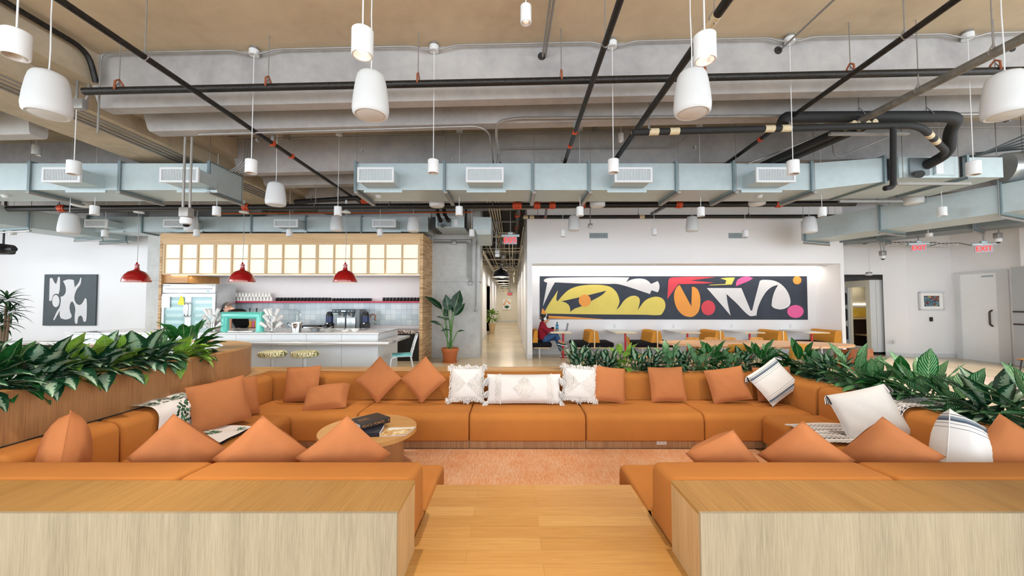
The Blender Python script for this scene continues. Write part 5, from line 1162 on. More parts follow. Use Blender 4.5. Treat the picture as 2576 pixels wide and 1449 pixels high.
# ------------------------------------------------------------------ planters
# round ended planter on the left
t = thing('oval_planter', 'tall oak planter with a round end along the left of the pit', 'planter', (-5.43, 4, 0))
CX, CYp, RO, RI, ZP = -5.43, 5.38, 1.47, 1.1, .87
def stad(r, n=28): return [(CX+r, 2.46)]+[(CX+r*cos(pi*i/n), CYp+r*sin(pi*i/n)) for i in range(n+1)]+[(CX-r, 2.46)]
O, I = stad(RO), stad(RI)
def band(mb, A, B, za, zb):
    n = len(A); return mb.add([(a[0], a[1], za) for a in A]+[(b[0], b[1], zb) for b in B], [(i, i+1, n+i+1, n+i) for i in range(n-1)])
for s_ in range(3):
    a, b = ((0, 4.02), (4.02, 5.38), (5.38, 99))[s_]
    if s_ < 2: m_ = MB().box(CX+RO-.02, CX+RO, max(a, 2.46)+.002, b-.002, 0, ZP-.02)
    else:
        Q = [p for p in O if p[1] >= CYp-.001]; Q2 = [(CX+(p[0]-CX)*(1-.02/RO), CYp+(p[1]-CYp)*(1-.02/RO)) for p in Q]; m_ = MB().ring([[(q[0], q[1], z) for q in Q+Q2[::-1]] for z in (0, ZP-.02)])
    obj('side_panel', m_, X['oak_dark'], t, W=True)
m_ = band(band(MB(), O, I, ZP, ZP), O, O, ZP-.02, ZP); obj('rim', m_, X['oak_x'], t, W=True)
obj('inner_wall', band(MB(), I, I, ZP, .5), X['white_paint'], t, W=True)
obj('far_side', MB().box(CX-RO, CX-RO+.02, 2.46, CYp, 0, ZP-.02), X['oak_dark'], t, W=True)
obj('inner_floor', MB().prism(I, .48, .5), X['white_paint'], t, W=True)
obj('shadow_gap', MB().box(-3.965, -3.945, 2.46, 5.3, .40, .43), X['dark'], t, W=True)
obj('soil_trough', MB().box(CX+RI-.32, CX+RI-.005, 2.5, 5.3, .5, .78), X['black'], t, W=True)
# low planter behind and right of the sofa
t = thing('low_planter', 'low L shaped oak planter behind and beside the sofa', 'planter', (4.6, 5, 0))
ZL = .43
obj('rim_board', MB().box(1.0, 4.4, 6.26, 6.29, PZ, ZL).box(4.375, 4.405, 2.46, 6.28, PZ, ZL), X['oak_x'], t, W=True)
obj('outer_board', MB().box(1.0, 5.0, 6.7, 6.73, 0, ZL).box(4.97, 5.0, 2.46, 6.7, 0, ZL).box(1.0, 1.03, 6.29, 6.7, 0, ZL).box(4.4, 5.0, 2.46, 2.49, 0, ZL), X['oak_front'], t, W=True)
obj('soil', MB().box(1.03, 4.41, 6.29, 6.7, .3, .37).box(4.41, 4.97, 2.49, 6.7, .3, .37), plain('dark soil', '#1d1712', .95, var=.4, sc=40), t, W=True)
# ------------------------------------------------------------------ leaves
def leafmat(name, kind):
    m = NT(name); tc = m.n('ShaderNodeTexCoord'); sp = m.n('ShaderNodeSeparateXYZ'); m.l(tc.outputs['UV'], sp.inputs[0])
    u = m.math('ABSOLUTE', m.math('SUBTRACT', sp.outputs[0], .5)); v = sp.outputs[1]; nz = m.noise(m.coord(), 22, 3)
    mid = m.math('LESS_THAN', u, .02)
    if kind == 'silver':
        e = m.math('ADD', u, m.math('MULTIPLY', m.math('SUBTRACT', m.noise(m.coord((1, 1, 1)), 55, 3), .5), .55)); c = m.ramp(e, [(.13, '#9cb59b'), (.2, '#7ea085'), (.24, '#1a452a'), (.5, '#103520')])
    elif kind == 'stripe':
        w = m.math('SINE', m.math('ADD', m.math('MULTIPLY', v, 58), m.math('MULTIPLY', u, -46))); w = m.math('ADD', w, m.math('MULTIPLY', m.math('SUBTRACT', nz, .5), 1.2)); c = m.ramp(w, [(.25, '#2b6a38'), (.5, '#5b9c5f'), (.8, '#aecda4')])
        c = m.mix(m.math('GREATER_THAN', u, .43), c, '#1d5a2e')
    elif kind == 'lime':
        c = m.ramp(nz, [(.3, '#4f8a26'), (.6, '#8cb53a')])
        w = m.math('SINE', m.math('ADD', m.math('MULTIPLY', v, 60), m.math('MULTIPLY', u, -60))); c = m.mix(m.math('MULTIPLY', m.math('GREATER_THAN', w, .6), .35), c, '#c5d98a')
    elif kind == 'dark': c = m.ramp(nz, [(.3, '#0c2a17'), (.55, '#143a20'), (.75, '#1d4a2a')])
    else: c = m.ramp(nz, [(.3, '#14401c'), (.55, '#23602a'), (.75, '#2f7433')])
    c = m.mix(m.math('MULTIPLY', mid, .6), c, '#b8c99a'); m.col(c); m.set(.35); m.b.inputs['Specular IOR Level'].default_value = .35; return m.m
LM = {k: leafmat(k+' leaf', k) for k in ('silver', 'stripe', 'lime', 'green', 'dark')}
X['stem'] = plain('green stem', '#4c7a3a', .5, var=.15)
def leaf(mb, p, d, L, Wd, arch=.6, fold=.2, up=Vector((0, 0, 1)), nu=4, nv=7, tip=1.6):
    """A leaf blade that leaves p along d and bows over."""
    d = d.normalized(); s = d.cross(up); s = s.normalized() if s.length > .05 else Vector((1, 0, 0)); ax = s
    pts = []; q = Vector(p); ang = 0
    for j in range(nv+1):
        t_ = j/nv; dd = Matrix.Rotation(-arch*t_, 3, ax) @ d; n_ = ax.cross(dd)
        w = Wd*(sin(pi*min(1, t_**.8*.97+.02))**.75)*(1 if t_ < .6 else 1-.55*((t_-.6)/.4)**tip) if 0 < j < nv else Wd*.04
        pts.append((q.copy(), w, n_)); q = q+dd*(L/nv)
    vs = []; uv = []
    for j, (q, w, n_) in enumerate(pts):
        for i in range(nu+1):
            u = i/nu-.5; vs.append(q+ax*(u*w)+n_*(abs(u)*w*fold*2)+n_*(.04*w*sin(j*2.1+i))); uv.append((i/nu, j/nv+1e-4))
    k = nu+1; mb.add(vs, [(j*k+i, j*k+i+1, (j+1)*k+i+1, (j+1)*k+i) for j in range(nv) for i in range(nu)], uvs=uv)
def plant(loc, kind, rr, n, L, label, group, hmin=.1, hmax=.4, lean=None, cat='plant', name='leafy_plant', spread=.05, droop=1.0, wr=(.42, .54)):
    t = thing(name, label, cat, loc, 0, group); lf, st = MB(), MB()
    for i in range(n):
        f = i/n; a = i*2.399+rr.uniform(-.3, .3); el = R(8+72*f+rr.uniform(-8, 8))
        if lean is not None and f < .55: a = lean+rr.uniform(-.75, .75)
        h = hmin+(hmax-hmin)*f*rr.uniform(.8, 1.1)
        d = Vector((cos(a)*cos(el), sin(a)*cos(el), sin(el)))
        b = Vector((cos(a)*spread, sin(a)*spread, 0)); p = b+Vector((cos(a)*h*.45*cos(el), sin(a)*h*.45*cos(el), h))
        st.tube(bend([b*.4+Vector((0, 0, -.08)), b+Vector((0, 0, h*.5)), p], .08, 3), .006, 5)
        l = L*rr.uniform(.75, 1.15); leaf(lf, p-d*.01, d, l, l*rr.uniform(*wr), arch=droop*rr.uniform(.35, 1.0)*(1.2-f*.7), fold=rr.uniform(.05, .25))
    obj('foliage', lf, LM[kind], t, ang=180); obj('stems', st, X['stem'], t)
    return t
rp = random.Random(21)
LP_ = [(2.85, 'silver', 'silver leaved plant at the near end of the tall planter'), (3.15, 'green', 'dark green plant beside the broad upright silver leaf in the tall planter'), (3.4, 'silver', 'silver leaved plant with a broad upright leaf in the tall planter'), (3.62, 'lime', 'lime green plant next to the broad upright silver leaf'), (3.85, 'silver', 'silver leaved plant drooping over the oak planter front'), (4.1, 'lime', 'lime green plant at the middle of the tall planter'), (4.32, 'silver', 'silver plant with a hanging pointed leaf over the planter front'), (4.55, 'stripe', 'striped plant in the tall planter before the bar counter'), (4.78, 'lime', 'lime green plant beside the tall glossy one'), (5.05, 'green', 'tall glossy dark green plant at the round end of the planter')]
for i, (y, k, lab) in enumerate(LP_):
    t = plant((-4.3 if i % 2 else -4.2, y, .74), k, rp, 22, .36 if k == 'silver' else .32, lab, 'plants in the tall oak planter', .1, .21 if i not in (2, 9) else (.27 if i == 2 else .4), lean=0.0, spread=.1, droop=1.5)
rp = random.Random(5)
def rowlab(k, i, where): return f"{ {'silver': 'silver edged', 'stripe': 'white striped', 'green': 'plain green', 'lime': 'light green'}[k]} leafy plant, {ORD[i]} {where}"
kinds = ['silver', 'silver', 'silver', 'lime', 'silver', 'silver', 'stripe', 'silver', 'stripe', 'green', 'stripe', 'silver', 'green', 'stripe']
for i, k in enumerate(kinds):
    x = 1.1+.255*i; plant((x, 6.48+.07*(i % 2), .34), k, rp, 22, .28, rowlab(k, i, 'along the low planter behind the sofa'), 'plants in the low planter behind the sofa', .06, .26 if i % 3 else .36, lean=-pi/2, spread=.08, droop=1.3, wr=(.36, .46))
kinds = ['green', 'stripe', 'silver', 'stripe', 'stripe', 'green', 'stripe', 'stripe', 'silver', 'stripe', 'stripe', 'stripe']
for i, k in enumerate(kinds):
    y = 6.2-.31*i; plant((4.66+.06*(i % 2), y, .34), k, rp, 22, .33+.007*i, rowlab(k, i, 'along the right arm of the low planter'), 'plants in the right arm of the low planter', .07, .26 if i % 3 else .36, lean=pi, spread=.08, droop=1.1, wr=(.32, .44))
# bird of paradise in a terracotta pot
yb = 9.9; q = at(1132, 910, yb); B0 = Vector((q.x, yb, .36))
t = thing('potted_plant', 'tall dark green paddle leaf plant in a terracotta pot by the pier', 'plant', (q.x, yb, 0))
X['terracotta'] = plain('terracotta', '#bb6a3a', .75, var=.08)
obj('pot', MB().lathe([(.15, .02), (.155, .03), (.205, .3), (.22, .3), (.222, .37), (.2, .37), (.19, .3), (.001, .33)], 32, caps=False), X['terracotta'], t)
obj('saucer', MB().lathe([(.16, 0), (.185, .0), (.19, .03), (.16, .03)], 32), X['terracotta'], t)
obj('soil', MB().lathe([(.195, .33), (.001, .345)], 24, caps=False), plain('potting soil', '#2a1f17', .95, var=.4, sc=50), t)
lf, st = MB(), MB()
for bx, by, tx_, ty_, w, dy in ((1112, 779, 1071, 742, .17, -.1), (1128, 782, 1122, 742, .2, -.15), (1143, 778, 1157, 731, .24, .1), (1121, 800, 1124, 766, .12, .15), (1142, 794, 1169, 763, .15, .2), (1132, 806, 1099, 794, .13, -.25), (1111, 819, 1081, 805, .1, -.1), (1134, 829, 1109, 831, .1, -.25), (1150, 835, 1169, 830, .06, 0), (1138, 785, 1150, 750, .16, .3)):
    a, b = at(bx, by, yb+dy*.6), at(tx_, ty_, yb+dy); d = b-a; upv = Vector((.25, -1, .35)) if abs(d.x) < d.z else Vector((0, -.6, 1))
    leaf(lf, a, d, d.length*1.04, w*1.25, arch=.25, fold=.18, up=upv, tip=1.2)
    st.tube(bend([B0+Vector((rp.uniform(-.06, .06), rp.uniform(-.05, .05), -.03)), Vector((B0.x*.5+a.x*.5, yb, .36+(a.z-.36)*.55)), a], .3, 5), .012, 6)
obj('foliage', lf, LM['dark'], t, W=True, ang=180); obj('stems', st, X['stem'], t, W=True)
# dracaena at the left edge
yd = 9.3
t = thing('dracaena', 'slim dracaena with three spiky crowns at the left edge', 'plant', at(12, 850, yd)); lf, st = MB(), MB()
for u, v, u0 in ((17, 760, 8), (24, 790, 15), (3, 820, 5)):
    c = at(u, v, yd); st.tube([at(u0, 850, yd)-Vector((0, 0, .35)), at(u0+(u-u0)*.6, (v+850)/2, yd), c], .025, 7)
    for i in range(26):
        a = i*2.4; el = R(-25+95*i/26); leaf(lf, c+Vector((0, 0, .02*i/5)), Vector((cos(a)*cos(el), sin(a)*cos(el), sin(el))), rp.uniform(.32, .48), .05, arch=.9, fold=.3, nu=2, nv=5)
obj('foliage', lf, LM['dark'], t, W=True, ang=180); obj('trunks', st, plain('bark', '#6d5a46', .9), t, W=True)
q = at(20, 850, yd)
t2 = thing('planter_cabinet', 'dark low cabinet with a white top holding the dracaena', 'cabinet', (q.x, yd, 0))
obj('body', MB().rbox(q.x-.9, q.x+.75, yd-.3, yd+.3, 0, q.z-.14, .01), X['black'], t2, W=True); obj('top', MB().rbox(q.x-.92, q.x+.77, yd-.32, yd+.32, q.z-.14, q.z-.1, .006), X['white_paint'], t2, W=True)
# trailing plant in the corridor
t = thing('potted_plant', 'bushy trailing plant in a pale pot down the corridor', 'plant', (-1.0, 19.2, 0)); lf = MB()
for i in range(150):
    a = rp.uniform(0, 2*pi); el = R(rp.uniform(-50, 80)); d = Vector((cos(a)*cos(el), sin(a)*cos(el), sin(el))); leaf(lf, Vector((0, 0, .82))+d*rp.uniform(.1, .34)*Vector((1, 1, 1)).length/1.73, d, .14, .09, arch=.8, nu=2, nv=3)
obj('foliage', lf, LM['lime'], t, ang=180); obj('pot', MB().lathe([(.12, 0), (.18, .5), (.16, .5), (.001, .46)], 22, caps=False), X['ply'], t)
t = thing('framed_print', 'framed orange flower print on the corridor end wall', 'picture', (at(1275, 765, 29.9).x, 29.95, 1.0))
a, b = at(1265, 779, 29.97), at(1285, 753, 29.97)
obj('panel', MB().box(a.x, b.x, 29.93, 29.985, a.z, b.z), X['china'], t, W=True)
m_ = MB(); c = (a+b)/2
for i in range(9):
    an = R(40+100*i/8); leaf(m_, Vector((c.x, 29.925, a.z+.08)), Vector((cos(an), -.05, sin(an))), .45, .05, arch=.5, up=Vector((0, -1, 0)), nu=2, nv=4)
obj('painted_leaves', m_, LM['green'], t, W=True)
m_ = MB()
for dx_, dz in ((-.15, .55), (.1, .62), (-.05, .7), (.2, .5), (-.2, .4)): m_.ball((c.x+dx_, 29.925, a.z+dz), .07, 10, 6, (1.3, .15, .8))
obj('painted_flowers', m_, CO, t, W=True)
for u, v in ((1214, 740), (1219, 742), (1223, 739)): pass
# ------------------------------------------------------------------ coffee table, books
tcx, tcy, tz, tr = -1.68, 4.53, .075, .545
t = thing('coffee_table', 'round oak coffee table with a drum base on the rug', 'table', (tcx, tcy, PZ))
obj('tabletop', MB().lathe([(tr, tz-PZ-.05), (tr, tz-PZ-.003), (tr-.003, tz-PZ), (.001, tz-PZ)], 64, caps=False).lathe([(.001, tz-PZ-.05), (tr, tz-PZ-.05)], 64, caps=False), X['oak_x'], t)
obj('drum_base', MB().lathe([(.4, .001), (.4, tz-PZ-.05)], 48), X['oak_dark'], t)
obj('seam', MB().box(-.0015, .0015, -.402, -.39, .001, tz-PZ-.052, RZ(R(38))), X['dark'], t)
def book(name, c, rz, L, Wd, H, cover, spine_txt=None, top_txt=None, label='', tc=None):
    """Lies flat; spine along local -y, L along x."""
    t = thing(name, label, 'book', c, rz)
    b = .004
    obj('cover', MB().box(-L/2, L/2, -Wd/2, Wd/2, 0, b).box(-L/2, L/2, -Wd/2, Wd/2, H-b, H).rbox(-L/2, L/2, -Wd/2-.004, -Wd/2+.004, 0, H, .003), cover, t)
    obj('pages', MB().box(-L/2+.005, L/2-.005, -Wd/2+.004, Wd/2-.006, b, H-b), X['pages'], t)
    if spine_txt:
        for s_, sz, x_, m_ in spine_txt: obj('spine_lettering', text_mb(s_, sz, .0004, TR(x_, -Wd/2-.0046, H/2) @ FACE, sx=.95), m_, t)
    if top_txt:
        for s_, sz, x_, y_, m_ in top_txt: obj('cover_lettering', text_mb(s_, sz, .0004, TR(x_, y_, H+.0004) @ RZ(pi)), m_, t)
    return t
X['pages'] = plain('book pages', '#e4e6ea', .8, var=.03)
X['gold'] = plain('gold foil', '#c08a52', .35, .5, var=.05)
X['book_black'] = plain('black book cloth', '#241d1c', .5, var=.05); X['book_navy'] = plain('navy book cover', '#121c30', .35, var=.2)
book('book', (-1.66, 4.37, tz+.0005), R(8), .37, .3, .045, X['book_navy'], [('STRUCTURE', .036, -.06, X['china']), ('~ = ~', .012, .14, X['red_post'])], None, 'navy book with white spine letters under the black book')
book('book', (-1.68, 4.545, tz+.0465), R(50), .375, .285, .062, X['book_black'], [('PENCIL POINTS', .042, -.03, X['gold']), ('8', .04, .165, X['gold'])], [('PENCIL', .036, -.07, .03, X['gold']), ('POINTS', .036, -.07, -.012, X['gold'])], 'thick black book with gold title lying on top of the navy book')
m = NT('magazine cover'); n_ = m.noise(m.coord(), 16, 5, .7); v = m.coord(); sp = m.n('ShaderNodeSeparateXYZ'); m.l(v, sp.inputs[0])
c1 = m.ramp(n_, [(.3, '#8a4a22'), (.45, '#d9a45a'), (.6, '#efe0b0'), (.75, '#f3ead2')]); m.col(m.mix(m.math('GREATER_THAN', sp.outputs[1], .06), c1, '#efe6d2')); m.set(.25)
t = thing('magazine', 'glossy magazine with a warm landscape cover on the coffee table', 'magazine', (-1.33, 4.39, tz+.0005), R(5))
obj('cover', MB().grid(lambda u, v: (-.16+.3*u+.07*v, -.13+.27*v, .008+.006*u*u+.002*sin(5*v)), 8, 6), m.m, t)
obj('pages', MB().prism([(-.16, -.13), (.14, -.13), (.21, .14), (-.09, .14)], 0, .007), X['pages'], t)
# ------------------------------------------------------------------ cushions
def cushion_mb(w, h, th, n=14, seed=0, flat=0.0):
    rr = random.Random(seed); ph = [rr.uniform(0, 6) for _ in range(6)]; am = [rr.uniform(-.05, .05) for _ in range(4)]
    mb = MB()
    def fn(sg):
        def f(u, v):
            a, b = 2*u-1, 2*v-1
            x = w/2*a*(1-.045*(1-b*b)*abs(a)**3); z = h/2*b*(1-.045*(1-a*a)*abs(b)**3)
            x += w*am[0]*b*(1-a*a)*.5; z += h*am[1]*a*(1-b*b)*.5
            k = max(0, (1-a**2)*(1-b**2)); T = th/2*(k**.36)*(1+.06*sin(3*a+ph[0])*sin(3*b+ph[1]))
            T += th*.02*sin(9*a+7*b+ph[2])*k**.5
            return (x, -sg*T, z)
        return f
    mb.grid(fn(1), n, n); m2 = MB().grid(fn(-1), n, n); m2.f = [f[::-1] for f in m2.f]; mb.add(m2.v, m2.f, uvs=m2.uv); return mb
def edge_tube(w, h, n=10):
    E = []
    for a, b in [(-1+2*i/n, -1) for i in range(n)]+[(1, -1+2*i/n) for i in range(n)]+[(1-2*i/n, 1) for i in range(n)]+[(-1, 1-2*i/n) for i in range(n)]:
        E.append(Vector((w/2*a*(1-.045*(1-b*b)*abs(a)**3), 0, h/2*b*(1-.045*(1-a*a)*abs(b)**3))))
    return E
CUSH = []
def cushion(c, w=.5, h=.5, th=.17, yaw=0, lean=0, roll=0, mat='pillow', label='', group=None, seed=1, seam=True, cat='cushion', name='cushion'):
    t = thing(name, label, cat, c, 0, group)
    M = RZ(R(yaw)) @ RX(R(lean)) @ RY(R(roll)); t.rotation_euler = M.to_euler()
    mb = cushion_mb(w, h, th, seed=seed); E = edge_tube(w, h)
    am = random.Random(seed); _ = [am.uniform(0, 6) for _ in range(6)]; q = [am.uniform(-.05, .05) for _ in range(4)]
    for e in E: a, b = e.x/(w/2), e.z/(h/2); e.x += w*q[0]*b*(1-min(1, a*a))*.5; e.z += h*q[1]*a*(1-min(1, b*b))*.5
    obj('cover', mb, X[mat], t, ang=180)
    if seam: obj('seam', MB().tube(E, .0035, 5, closed=True), X[mat], t)
    CUSH.append(t); return t
def tassel(t, p, d, L=.09, r=.022, mats=('white_cloth',), n=12, seed=0):
    rr = random.Random(seed); d = Vector(d).normalized()
    tt = None
    for k, mt in enumerate(mats):
        mb = MB()
        for i in range(n):
            a = rr.uniform(0, 2*pi); q = rr.uniform(.2, 1)*r; s = d.orthogonal().normalized(); s2 = d.cross(s); o = s*cos(a)*q+s2*sin(a)*q
            mb.tube([Vector(p), Vector(p)+d*L*.4+o, Vector(p)+d*L*rr.uniform(.9, 1.1)+o*1.3], .004, 4)
        if k == 0: tt = obj('tassel', mb, X[mt], t)
        else: obj('tassel', mb, X[mt], t)
    return tt
SZ = .045
G = 'terracotta cushions on the far sofa row'
cushion((at(762, 965, 5.88).x, 5.86, SZ+.26), .55, .52, .17, yaw=-6, lean=-16, roll=-5, label='terracotta cushion standing in the far left corner', group=G, seed=3)
cushion((at(823, 1000, 5.6).x, 5.58, SZ+.12), .6, .42, .3, yaw=2, lean=-50, roll=-9, label='plump terracotta cushion lying on the far left seat', group=G, seed=4)
for u, lab, s_, sd in ((953, 'terracotta cushion set as a diamond, nearer the corner', .49, 5), (1066, 'terracotta cushion set as a diamond, nearer the white fringed one', .49, 6)):
    cushion((at(u, 958, 5.85).x, 5.84, SZ+.335), s_, s_, .17, lean=-16, roll=45+rp.uniform(-3, 3), label=lab, group=G, seed=sd)
cushion((at(1531, 965, 5.85).x, 5.82, SZ+.265), .5, .52, .17, yaw=8, lean=-18, roll=8, label='terracotta cushion beside the right fringed white cushion', group=G, seed=8)
cushion((at(1676, 965, 5.88).x, 5.85, SZ+.26), .53, .51, .17, lean=-16, roll=-1, label='terracotta cushion above the floor power outlet', group=G, seed=9)
cushion((at(1828, 968, 5.85).x, 5.82, SZ+.26), .57, .5, .17, yaw=-6, lean=-20, roll=-9, label='terracotta cushion beside the striped white cushion', group=G, seed=10)
cushion((at(1945, 968, 5.9).x, 5.88, SZ+.26), .56, .5, .16, yaw=-4, lean=-14, roll=-2, label='terracotta cushion behind the striped white cushion', group=G, seed=11)
# white cushions with fringe
X['tuft'] = fabric('white tufted yarn', '#d8d3cd', .12, 90, 1.0)
def tufts(t, spots, r=.012, seed=0, name='tufted_pattern'):
    rr = random.Random(seed); mb = MB()
    for x, y, z in spots: q = r*rr.uniform(.7, 1.3); mb.ball((x+rr.uniform(-.006, .006), y, z+rr.uniform(-.006, .006)), q, 5, 4, (1, 1, rr.uniform(1, 1.8)))
    obj(name, mb, X['tuft'], t)
def pomfringe(t, centers, seed=1, big=.05):
    rr = random.Random(seed)
    for cx_, cz_, s_ in centers:
        mb = MB()
        for i in range(46):
            a, b = rr.uniform(0, 2*pi), rr.uniform(-1, 1); q = (1-b*b)**.5; d = Vector((cos(a)*q, sin(a)*q*.7, b)); c = Vector((cx_, -.005, cz_))
            mb.tube([c, c+d*big*s_*rr.uniform(.8, 1.1)], [.007, .0055], 4)
        obj('pompom', mb, X['tuft'], t)
def thick(a, b, th): return th/2*max(0, (1-a*a)*(1-b*b))**.42
def fringed(u, label, roll, seed):
    t = cushion((at(u, 968, 5.82).x, 5.8, SZ+.275), .5, .5, .17, lean=-18, roll=roll, mat='white_cloth', label=label, group='white fringed cushions', seed=seed)
    sp_ = []
    for i in range(27):
        for j in range(27):
            a, b = -1+2*i/26, -1+2*j/26
            if abs(a) > abs(b)+.02 and abs(a) < .97: sp_.append((.245*a, -thick(a, b, .17)-.003, .245*b))
            elif abs(b) > .9 or abs(a) > .95: sp_.append((.25*a, -thick(a*.95, b*.95, .17), .25*b))
    tufts(t, sp_, .011, seed)
    pomfringe(t, [(-.25, .24, 1.25), (.25, .24, 1.25), (0, .26, .8), (-.26, -.24, 1.2), (.24, -.24, 1.2), (0, -.25, 1.2), (-.12, .25, .7), (.13, .25, .7)], seed)
fringed(1175, 'white fringed cushion between the diamond cushion and the lumbar cushion', 0, 21)
fringed(1457, 'white fringed cushion between the lumbar cushion and a terracotta one', 5, 22)
t = cushion((at(1318, 975, 5.72).x, 5.72, SZ+.22), 1.1, .42, .2, lean=-14, mat='white_cloth', label='long white lumbar cushion with tufted bands', seed=24)
for lo_, hi_ in ((-.78, -.6), (-.3, .3), (.6, .78)):
    sp_ = []
    for i in range(60):
        for j in range(22):
            a, b = -1+2*i/59, -1+2*j/21
            if lo_ < a < hi_ and (abs(a) > .5 or abs(a)*3.4+abs(b) < .95): sp_.append((.55*a, -thick(a, b, .2)-.003, .2*b))
    tufts(t, sp_, .011, 3, 'tufted_band' if abs(lo_+hi_) > .1 else 'tufted_diamond')
for sx in (-1, 1):
    for z, L in ((.17, .13), (-.03, .1), (-.17, .1)): tassel(t, (sx*.53, -.02, z), (sx*.5, -.2, -1), L, .035, n=26, seed=int(z*100)+5)
m = NT('striped white cotton'); tc = m.n('ShaderNodeTexCoord'); sp = m.n('ShaderNodeSeparateXYZ'); m.l(tc.outputs['UV'], sp.inputs[0]); v = m.math('ABSOLUTE', m.math('SUBTRACT', sp.outputs[1], .5))
c = m.ramp(v, [(0, '#dcd9d5'), (.235, '#5d646c'), (.245, '#dcd9d5'), (.29, '#5d646c'), (.3, '#dcd9d5'), (.33, '#4a5563'), (.365, '#7b8791'), (.4, '#dcd9d5'), (.42, '#4a5563'), (.43, '#dcd9d5')], 'CONSTANT'); m.col(c); m.set(.9); m.bump(m.noise(m.coord(), 9, 3), .3, .01); X['stripes'] = m.m
t = cushion((at(1944, 966, 5.72).x, 5.7, SZ+.335), .56, .5, .17, yaw=-6, lean=-24, roll=-33, mat='stripes', label='white cushion with grey stripes and black tassels in the far right corner', seed=31)
for a, b, s_ in ((-.28, .25, 1), (.28, .25, 2), (-.28, -.25, 3), (.28, -.25, 4)): tassel(t, (a, -.01, b), Vector((a*1.2, -.05, -.4)), .09, .022, ('white_cloth', 'bench_black'), seed=s_)
# near right cushions
G = 'terracotta cushions leaning on the near right sofa row'
def diamond(u, v, y, s_, label, group, yaw=0, seed=1, roll=45, lean=28, dz=0):
    p = at(u, v, y); hd = s_*.707
    return cushion((p.x, y+hd*sin(R(lean)), SZ+hd*cos(R(lean))*.97+dz), s_, s_, .22, yaw=yaw, lean=lean, roll=roll, label=label, group=group, seed=seed)
diamond(1838, 1078, 2.98, .41, 'terracotta cushion leaning on the near right sofa, first from the walkway', G, -8, 41, 52, 24)
diamond(2042, 1050, 2.98, .45, 'terracotta cushion leaning on the near right sofa, second from the walkway', G, -22, 42, 40, 16, -.02)
diamond(2255, 1044, 2.98, .47, 'terracotta cushion leaning on the near right sofa, third from the walkway', G, -24, 43, 36, 14, -.02)
cushion((3.92, 3.0, SZ+.27), .5, .5, .2, yaw=-20, lean=-14, roll=38, label='terracotta cushion in the near right corner at the edge of the view', group=G, seed=44)
X['stripes2'] = X['stripes']
t = cushion((3.68, 3.16, SZ+.27), .42, .6, .34, yaw=18, lean=-6, roll=24, mat='stripes', label='plump white cushion with thin stripes and a black tassel, near right', seed=45)
tassel(t, (.21, -.01, .27), (.5, -.1, -1), .13, .03, ('white_cloth', 'bench_black'), n=16, seed=9)
t = cushion((at(2180, 1035, 4.25).x-.02, 4.22, SZ+.29), .55, .52, .2, yaw=-38, lean=-22, roll=-22, mat='white_cloth', label='plain white cushion with black tassels on the striped blanket', seed=46)
for a, b, s_ in ((-.27, .26, 1), (.27, .26, 2)): tassel(t, (a, -.01, b), (a*.6, -.1, -1), .1, .024, ('white_cloth', 'bench_black'), seed=s_)
# left side and near left cushions
cushion((-3.5, 4.62, SZ+.29), .58, .55, .18, yaw=52, lean=-18, roll=-6, label='terracotta cushion standing on the leaf print blanket', group=None, seed=51)
cushion((-3.56, 5.03, SZ+.27), .5, .5, .16, yaw=68, lean=-16, roll=4, label='terracotta cushion half hidden behind the one on the leaf print blanket', seed=52)
G = 'terracotta cushions leaning on the near left sofa row'
cushion((at(163, 1100, 3.15).x, 3.15, SZ+.25), .52, .52, .3, yaw=-44, lean=-4, roll=45, label='terracotta cushion seen edge on in the near left corner', group=G, seed=53)
diamond(430, 1044, 2.98, .5, 'terracotta cushion leaning on the near left sofa, third from the walkway', G, 12, 54, 45, 14, -.035)
diamond(648, 1048, 2.98, .49, 'terracotta cushion leaning on the near left sofa, second from the walkway', G, 16, 55, 47, 14, -.035)
diamond(857, 1047, 2.98, .49, 'terracotta cushion leaning on the near left sofa, first from the walkway', G, 16, 56, 49, 14, -.035)
# ------------------------------------------------------------------ blankets
def blanket(path, y0, y1, skew, mat, label, ends, seed, name='blanket', fr='white_cloth'):
    """A cloth that follows path (x, z) across the sofa, from y0 to y1 along it."""
    rr = random.Random(seed); P = bend([(a, 0, b) for a, b in path], .07, 4); L = [0]
    for a, b in zip(P[:-1], P[1:]): L.append(L[-1]+(b-a).length)
    ph = [rr.uniform(0, 6) for _ in range(4)]
    def f(u, v):
        s = u*L[-1]; i = max(k for k in range(len(L)) if L[k] <= s+1e-9); i = min(i, len(P)-2); k = (s-L[i])/(L[i+1]-L[i]); p = P[i].lerp(P[i+1], k)
        d = (P[i+1]-P[i]).normalized(); n_ = Vector((-d.z, 0, d.x)); n_ = n_ if n_.z > 0 or abs(n_.z) < .3 and n_.x*ends > 0 else -n_
        q = p+n_*(.006+.009*(1+sin(v*15+ph[0]+u*4)*sin(u*9+ph[1])))
        return (q.x, y0+(y1-y0)*v+skew*u+.03*sin(u*7+ph[2])*(v-.5), q.z)
    t = thing(name, label, 'blanket', (path[0][0], (y0+y1)/2, path[0][1]))
    obj('cloth', MB().grid(f, 44, 24), mat, t, W=True, ang=180)
    for fu in (0, 1):
        mb = MB()
        for j in range(44):
            a = Vector(f(fu, j/43)); b = Vector(f(fu+(.02 if fu == 0 else -.02), j/43)); d = (a-b).normalized(); mb.tube([a, a+d*.03+Vector((0, rr.uniform(-.01, .01), .002)), a+d*rr.uniform(.04, .07)+Vector((0, rr.uniform(-.02, .02), 0 if d.z > -.5 else -.01))], .003, 4)
        obj('fringe', mb, X[fr], t, W=True)
    return t
m = NT('leaf print cotton'); tc = m.n('ShaderNodeTexCoord'); mp = m.n('ShaderNodeMapping'); mp.inputs['Scale'].default_value = (4.2, 1.9, 1); m.l(tc.outputs['UV'], mp.inputs[0])
